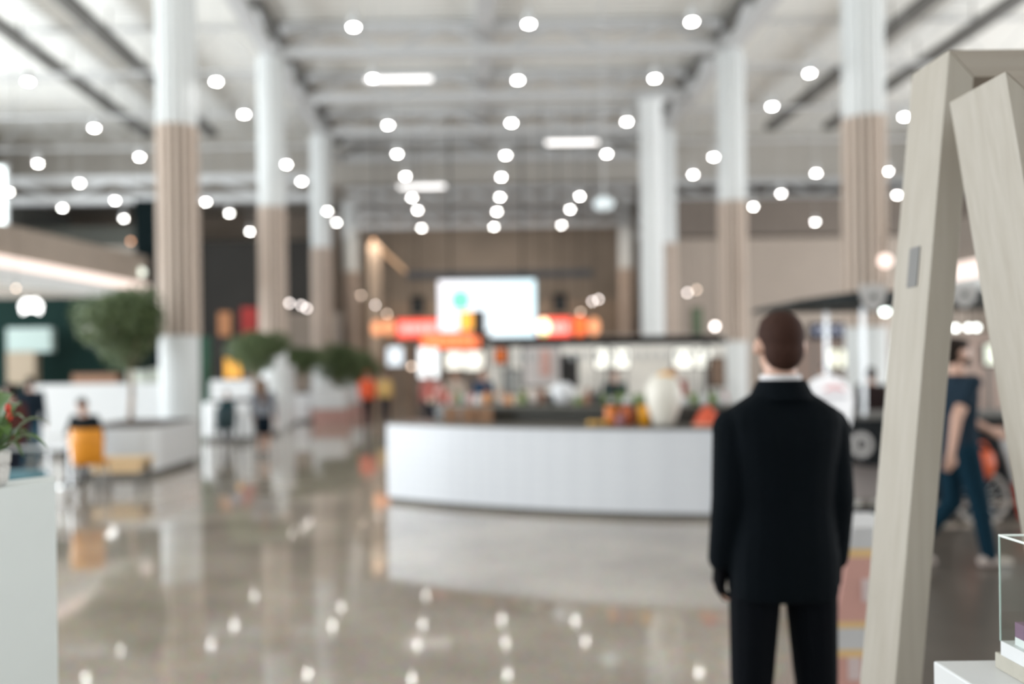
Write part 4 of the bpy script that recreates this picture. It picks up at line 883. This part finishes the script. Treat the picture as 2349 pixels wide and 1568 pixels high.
x, y = onbar(1520, .22); q = thing('urn', 'large cream bulbous urn with an orange top on the bar', 'urn', (x, y, .97))
CRM = mat('cream_ceramic', (.82,.78,.70), .45, noise=.1, nscale=4)
MB().lathe((x,y,.97), [(.09,0),(.115,.01),(.135,.08),(.175,.20),(.195,.32),(.185,.42),(.145,.50),(.09,.545)], 28).part('body', CRM, q, True)
MB().lathe((x+.03,y,.97+.53), [(.09,0),(.095,.02),(.05,.05),(.02,.06)], 20).part('lid', mat('orange_lid', (.85,.42,.06), .5, noise=.15), q, True)
x, y = onbar(1622, .2); q = thing('paper_cone', 'red-orange cone-shaped basket on the bar beside the suited man', 'basket', (x, y, .97))
MB().lathe((x,y,.97), [(.15,0),(.15,.03),(.09,.14),(.02,.22)], 20).part('cone', mat('red_orange_cone', (.8,.12,.05), .5, noise=.3), q, True); MB().lathe((x,y,.97), [(.155,0),(.157,.025),(.15,.03)], 20).part('rim', mat('salmon_rim', (.85,.35,.22), .5, noise=.1), q, True)
for i, px in enumerate((1033, 1073, 1112)):
    x, y = onbar(px, .42); q = thing('wooden_crate', ['left','middle','right'][i]+' small wooden crate on the left part of the bar', 'crate', (x, y, .97), 'wooden crates on the bar')
    c = MB(); w2 = .09
    for z in (.02, .075, .13): c.box(x-w2, y-.08, .97+z, x+w2, y-.068, .97+z+.045); c.box(x-w2, y+.068, .97+z, x+w2, y+.08, .97+z+.045); c.box(x-w2, y-.068, .97+z, x-w2+.012, y+.068, .97+z+.045); c.box(x+w2-.012, y-.068, .97+z, x+w2, y+.068, .97+z+.045)
    c.part('slats', CRATEW, q); MB().box(x-w2, y-.08, .97, x+w2, y+.08, .985).part('bottom', CRATEW, q)
# goods on the inner ledge
cols = {'pink': (.75,.42,.38), 'white': (.78,.78,.78), 'beige': (.62,.50,.38), 'brown': (.32,.15,.09), 'red': (.55,.12,.08), 'green': (.18,.26,.08), 'grey': (.35,.36,.35), 'orange': (.75,.32,.12), 'dark': (.04,.045,.04)}
goods = [(948,'beige',.10,.12),(966,'red',.10,.22),(985,'pink',.12,.26),(1003,'beige',.11,.14),(1018,'red',.10,.2),(1036,'pink',.11,.12),(1052,'green',.08,.16),(1064,'white',.12,.12),(1080,'pink',.1,.14),(1098,'white',.12,.13),(1116,'orange',.1,.17),(1132,'beige',.12,.13),(1149,'white',.12,.10),(1166,'orange',.12,.12),(1184,'beige',.1,.13),(1200,'green',.09,.18),(1238,'brown',.17,.2),(1262,'dark',.09,.16),(1330,'green',.14,.10),(1348,'brown',.1,.2),(1366,'dark',.1,.18),(1384,'green',.12,.13),(1402,'white',.12,.08),(1421,'green',.12,.15),(1440,'white',.14,.1),(1460,'green',.12,.13),(1570,'white',.15,.09),(1592,'green',.14,.12),(1612,'white',.15,.12),(1633,'green',.14,.13),(1652,'white',.12,.13)]
seen = {}
for px, cn_, w_, h_ in goods:
    x, y = onbar(px, .84+.08*((px//7) % 3)); seen[cn_] = seen.get(cn_, 0)+1; z = 1.165
    where = 'left end' if px < 1030 else 'left half' if px < 1140 else 'middle' if px < 1300 else 'right half' if px < 1500 else 'right end'
    o = MB().lathe((x,y,z), [(w_*.40,0),(w_*.5,h_*.15),(w_*.52,h_*.6),(w_*.3,h_*.8),(w_*.28,h_)], 14).top('food_jar', mat('goods_'+cn_, cols[cn_], .5, noise=.35, nscale=14), f'{cn_} food jar on the dark inner ledge, {where} of the bar', 'jar', f'{cn_} jars on the inner ledge, {where}', loc=(x,y,z), smooth=True)
for i, (px, r, z0, m, lb) in enumerate(((1290,.155,1.165,mat('white_globe',(.78,.79,.82),.4,noise=.05),'large white round bowl in the middle of the inner ledge'),(1221,.095,1.165,mat('pale_globe',(.72,.64,.60),.4,noise=.05),'small pale round bowl left of the large white one'))):
    x, y = onbar(px, .95); MB().lathe((x,y,z0), [(r*.5,0),(r*.85,r*.3),(r,r*.85),(r*.85,r*1.4),(r*.4,r*1.75)], 24).top('round_bowl', m, lb, 'bowl', loc=(x,y,z0), smooth=True)
# things on the back counter
rb = random.Random(11); bc = ['dark','white','beige','brown','green','grey','red','orange']
for i in range(26):
    x = .45+i*.135; cn_ = bc[rb.randrange(8)]; h_ = rb.uniform(.16,.32)
    wh = 'left' if i < 9 else 'middle' if i < 18 else 'right'
    MB().lathe((x,13.05,1.02), [(.035,0),(.038,h_*.6),(.014,h_*.75),(.014,h_)], 10).top('bottle', mat('bottle_'+cn_, tuple(c*.9 for c in cols[cn_]), .25, noise=.3), f'{cn_} bottle on the {wh} part of the back counter', 'bottle', f'{cn_} bottles on the {wh} of the back counter', loc=(x,13.05,1.02), smooth=True)

# ------------------------------------------------------------------ coffee cart on the right
cart = thing('coffee_cart', 'black wheeled coffee cart with a flat black canopy on the right', 'cart', (4.9, 9.3, 0))
MB().box(3.98, 8.75, .58, 6.6, 9.75, 1.06).part('body', BLACK, cart, bevel=.01)
MB().box(3.6, 8.7, .10, 6.6, 8.8, .17).box(3.6, 9.7, .10, 6.6, 9.8, .17).part('chassis', BLACK, cart)
MB().box(3.9, 9.3, .17, 4.8, 9.4, .58).part('rear_panel', mat('pinkish_white_panel', (.62,.55,.53), .5, noise=.1), cart)
MB().box(4.75, 8.85, .2, 6.5, 9.6, .58).part('lower_cabinet', BLACK, cart)
MB().box(3.95, 8.7, 1.06, 6.65, 9.8, 1.09).part('worktop', DKSTEEL, cart)
cq = at(1780, 700, 9.0)
MB().prism([Vector((3.2,8.6,2.20)), Vector((6.9,8.6,2.20)), Vector((6.9,8.6,2.34)), Vector((3.85,8.6,2.33)), Vector((3.25,8.6,2.25))], (0,1.3,0)).part('canopy', mat('black_canopy', (.012,.018,.02), .6, noise=.2), cart)
for x, y in ((3.98,8.8),(6.5,8.8),(3.98,9.7),(6.5,9.7)): MB().tube((x,y,1.09), (x,y,2.2), .022).part('canopy_post', CHROME, cart)
def wheel(px, py, d, R, parent):
    c = at(px, py, d); c.z = R; w_ = MB()
    for k in range(24):
        a0, a1 = k*2*PI/24, (k+1)*2*PI/24; w_.tube(c+Vector((math.cos(a0)*R*.93,0,math.sin(a0)*R*.93)), c+Vector((math.cos(a1)*R*.93,0,math.sin(a1)*R*.93)), R*.09, n=8)
    o = w_.part('wheel', mat('grey_tyre', (.46,.42,.39), .7, noise=.1), parent, True)
    s = MB()
    for k in range(14): a0 = k*2*PI/14; s.tube(c, c+Vector((math.cos(a0)*R*.9,0,math.sin(a0)*R*.9)), .006, n=6)
    s.part('spokes', CHROME, o); MB().tube(c-Vector((0,.04,0)), c+Vector((0,.04,0)), .045).part('hub', DKSTEEL, o)
wheel(2252, 1145, 8.62, .27, cart); wheel(2252, 1145, 9.88, .27, cart)
def shield(px, py, d, w_, h_, parent):
    c = at(px, py, d); o = [c+Vector((x*w_, 0, z*h_)) for x, z in ((-.5,.5),(-.25,.42),(0,.52),(.25,.42),(.5,.5),(.5,0),(.32,-.32),(0,-.52),(-.32,-.32),(-.5,0))]
    s = MB().prism(o, (0,.04,0)).part('shield_emblem', mat('emblem_grey', (.55,.53,.52), .5, noise=.15), parent, label='pale grey shield-shaped emblem')
    MB().prism([c+Vector((math.cos(k*PI/6)*w_*.14, -.012, math.sin(k*PI/6)*w_*.14)) for k in range(12)], (0,.012,0)).part('emblem_mark', DKSTEEL, s)
shield(2004, 681, 8.55, .24, .26, cart); shield(2214, 676, 8.55, .24, .24, cart)
c = at(1977, 1020, 8.72); e = MB().prism([c+Vector((math.cos(k*PI/10)*.115, 0, math.sin(k*PI/10)*.125)) for k in range(20)], (0,.03,0)).part('round_emblem', mat('emblem_grey', (.55,.53,.52), .5), cart)
text_mesh('letter_d', 'D', .16, .006, BLACK, Matrix.Translation((c.x-4.9, c.y-.01-9.3, c.z)) @ FRONT, cart)
hang('sign_board', 1866, 744, 1938, 772, 12.5, mat('navy_board', (.03,.035,.09), .5, noise=.2), 'small navy sign with pale C-shaped letters right of the man\'s head', 'sign')
sb = bpy.data.objects['sign_board']; text_mesh('lettering', 'CCCC', .17, .008, mat('pale_lettering', (.6,.63,.75), .5, emit=(.6,.65,.8), estr=.3, noise=.1), Matrix.Translation((0,-.02,0)) @ FRONT, sb)
for i, (px, py) in enumerate(((2192,752),(2222,751),(2240,751))):
    p = at(px, py, 9.2); q = thing('festoon_bulb', ['left','middle','right'][i]+' of three pale bulbs under the cart canopy', 'bulb', tuple(p), 'festoon bulbs under the canopy'); MB().ell(p, .03, u=12, v=8).part('globe', emis('festoon_glow', (.95,1,.95), 6), q, True); MB().tube(p+Vector((0,0,.025)), (p.x, p.y, 2.2), .006, n=6).part('cord', BLACK, q)
for i, (px, py, d, r) in enumerate(((2030,714,9.5,.04),(2030,598,16,.12))):
    p = at(px, py, d); q = thing('festoon_bulb', ['bright pale bulb left of the oak post at canopy height','rosy glowing lamp left of the oak post above the canopy'][i], 'bulb', tuple(p)); MB().ell(p, r, u=12, v=8).part('globe', emis('festoon_%d' % i, ((.9,1,.95),(1,.8,.72))[i], (9,1.6)[i]), q, True); MB().tube(p+Vector((0,0,r)), p+Vector((0,0,r+.3)), .008, n=6).part('cord', BLACK, q)
# helmet-like orange basket on the cart and white round board
p = at(2244, 1062, 8.45); q = thing('orange_basket', 'orange basket hanging in front of the black cart beside the wheel', 'basket', tuple(p)); 
MB().lathe(p, [(.05,-.16),(.12,-.12),(.15,0),(.13,.1),(.11,.12)], 20).part('basket', mat('orange_basket', (.75,.12,.03), .5, noise=.3), q, True); MB().path([p+Vector((-.12,0,.1)), p+Vector((-.06,0,.2)), p+Vector((.06,0,.2)), p+Vector((.12,0,.1))], .01).part('handle', mat('orange_basket', (.75,.12,.03)), q, True)
for i, (px, d, col, nm) in enumerate(((2298, 8.55, (.62,.62,.62), 'white'), (2330, 8.6, (.55,.06,.03), 'red'))):
    a = at(px, 985 if i == 0 else 1105, d); b2 = at(px+(34 if i == 0 else 18), 1105 if i == 0 else 1190, d)
    bm_ = MB().beam(a, b2, .07, .04); bm_.part(nm+'_shaft', mat('shaft_'+nm, col, .5, noise=.15), cart, label=f'{nm} sloping shaft')
q = thing('round_board', 'white rounded board with a red arc mark right of the suited man', 'sign', tuple(at(1905, 915, 8.3)))
c = at(1902, 925, 8.3)
o = [c+Vector((math.cos(k*PI/16)*.24, 0, math.sin(k*PI/16)*.27)) for k in range(0, 17)]+[c+Vector((-.14,0,-.12)), c+Vector((.0,0,-.24)), c+Vector((.2,0,-.22))]
MB().prism(o, (0,.05,0)).part('board', mat('brightened_white_board', (.85,.85,.86), .5, emit=(.95,.96,1), estr=.4, noise=.03), q)  # slight glow added to lift the white of the board
r_ = MB(); c2 = at(1915, 925, 8.28)
for k in range(8):
    a0, a1 = PI*.32+k*PI*.36/8, PI*.32+(k+1)*PI*.36/8; r_.tube(c2+Vector((math.cos(a0)*.16,-.01,math.sin(a0)*.155)), c2+Vector((math.cos(a1)*.16,-.01,math.sin(a1)*.155)), .013, n=6)
r_.part('red_arc', mat('red_mark', (.8,.12,.1), .5, noise=.1), q, label='red arc mark')
r_ = MB()
for k in range(6): r_.box(c2.x-.13+k*.044, c2.y-.015, c2.z+.05, c2.x-.105+k*.044, c2.y, c2.z+.075)
r_.part('small_lettering', mat('grey_letters', (.45,.45,.48), .5, noise=.1), q)
MB().tube((c.x, 8.33, 0), (c.x, 8.33, c.z-.1), .02).part('stand_pole', CHROME, q); MB().lathe((c.x, 8.33, 0), [(.2,0),(.18,.02)], 20).part('stand_foot', DKSTEEL, q)
litbox(1905, 802, 1942, 842, 18, (1,1,.82), .8, 'cream lit board left of the nearest right column foot'); litbox(2265, 790, 2290, 835, 14, (.95,1,.85), .7, 'pale lit menu seen between the oak posts')
stallwall('stall_wall', 8.3, 16.5, 24.5, 0, 2.35, mat('pinkish_brown_stall', (.33,.24,.20), .7, noise=.35, nscale=1.2), 'pinkish brown stall wall behind the coffee cart')
# shop band on the right, seen between the posts
t = thing('light_fascia', 'rosy lit fascia band of the right-hand shops', 'fascia', (11, 17, 3.5))
MB().hexa([(11.5,14,3.55),(11.5,22,3.55),(11.9,22,3.55),(11.9,14,3.55),(11.5,14,3.95),(11.5,22,3.95),(11.9,22,3.95),(11.9,14,3.95)]).part('light_band', emis('rosy_light_band', (1,.82,.74), 1.0), t)
MB().box(11.5, 14, 3.1, 11.9, 22, 3.55).part('lower_fascia', WHITE, t); MB().box(11.6, 14, 3.95, 11.9, 22, 5.0).part('upper_fascia', TAUPE, t); MB().box(11.6, 21.6, 0, 11.9, 22, 3.1).part('support', TAUPE, t)
t = thing('light_window', 'tall bright window at the far left edge', 'window', (-17.7, 33, 7)); 
a, b2 = at(-60, 385, 31), at(10, 535, 31); MB().box(a.x, 31, b2.z, b2.x, 31.05, a.z).part('pane', emis('daylight_pane', (.9,1,1), 3.0), t); MB().box(a.x-.1, 31.05, b2.z-.1, b2.x+.1, 31.15, a.z+.1).part('frame', STEEL, t); MB().box(a.x, 31.15, 0, a.x+.2, 31.3, b2.z).part('support', STEEL, t)
# kiosk counters far along the aisle (pinkish) 
for i, (px0, px1, d) in enumerate(((716, 760, 26.5), (765, 812, 31.0))):
    a, b2 = at(px0, 905, d), at(px1, 905, d); q = thing('kiosk_counter', ['nearer white kiosk counter with a pink lower panel left of the aisle', 'farther white kiosk counter with a pink lower panel left of the aisle'][i], 'counter', ((a.x+b2.x)/2, d, 0), 'kiosk counters on the aisle')
    MB().box(a.x, d, .45, b2.x+.4, d+1.6, 1.05).part('upper_panel', WHITEG, q, bevel=.01); MB().box(a.x+.02, d+.02, 0, b2.x+.38, d+1.58, .45).part('lower_panel', mat('pink_panel', (.55,.32,.28), .5, noise=.2), q, label='pinkish lower panel')
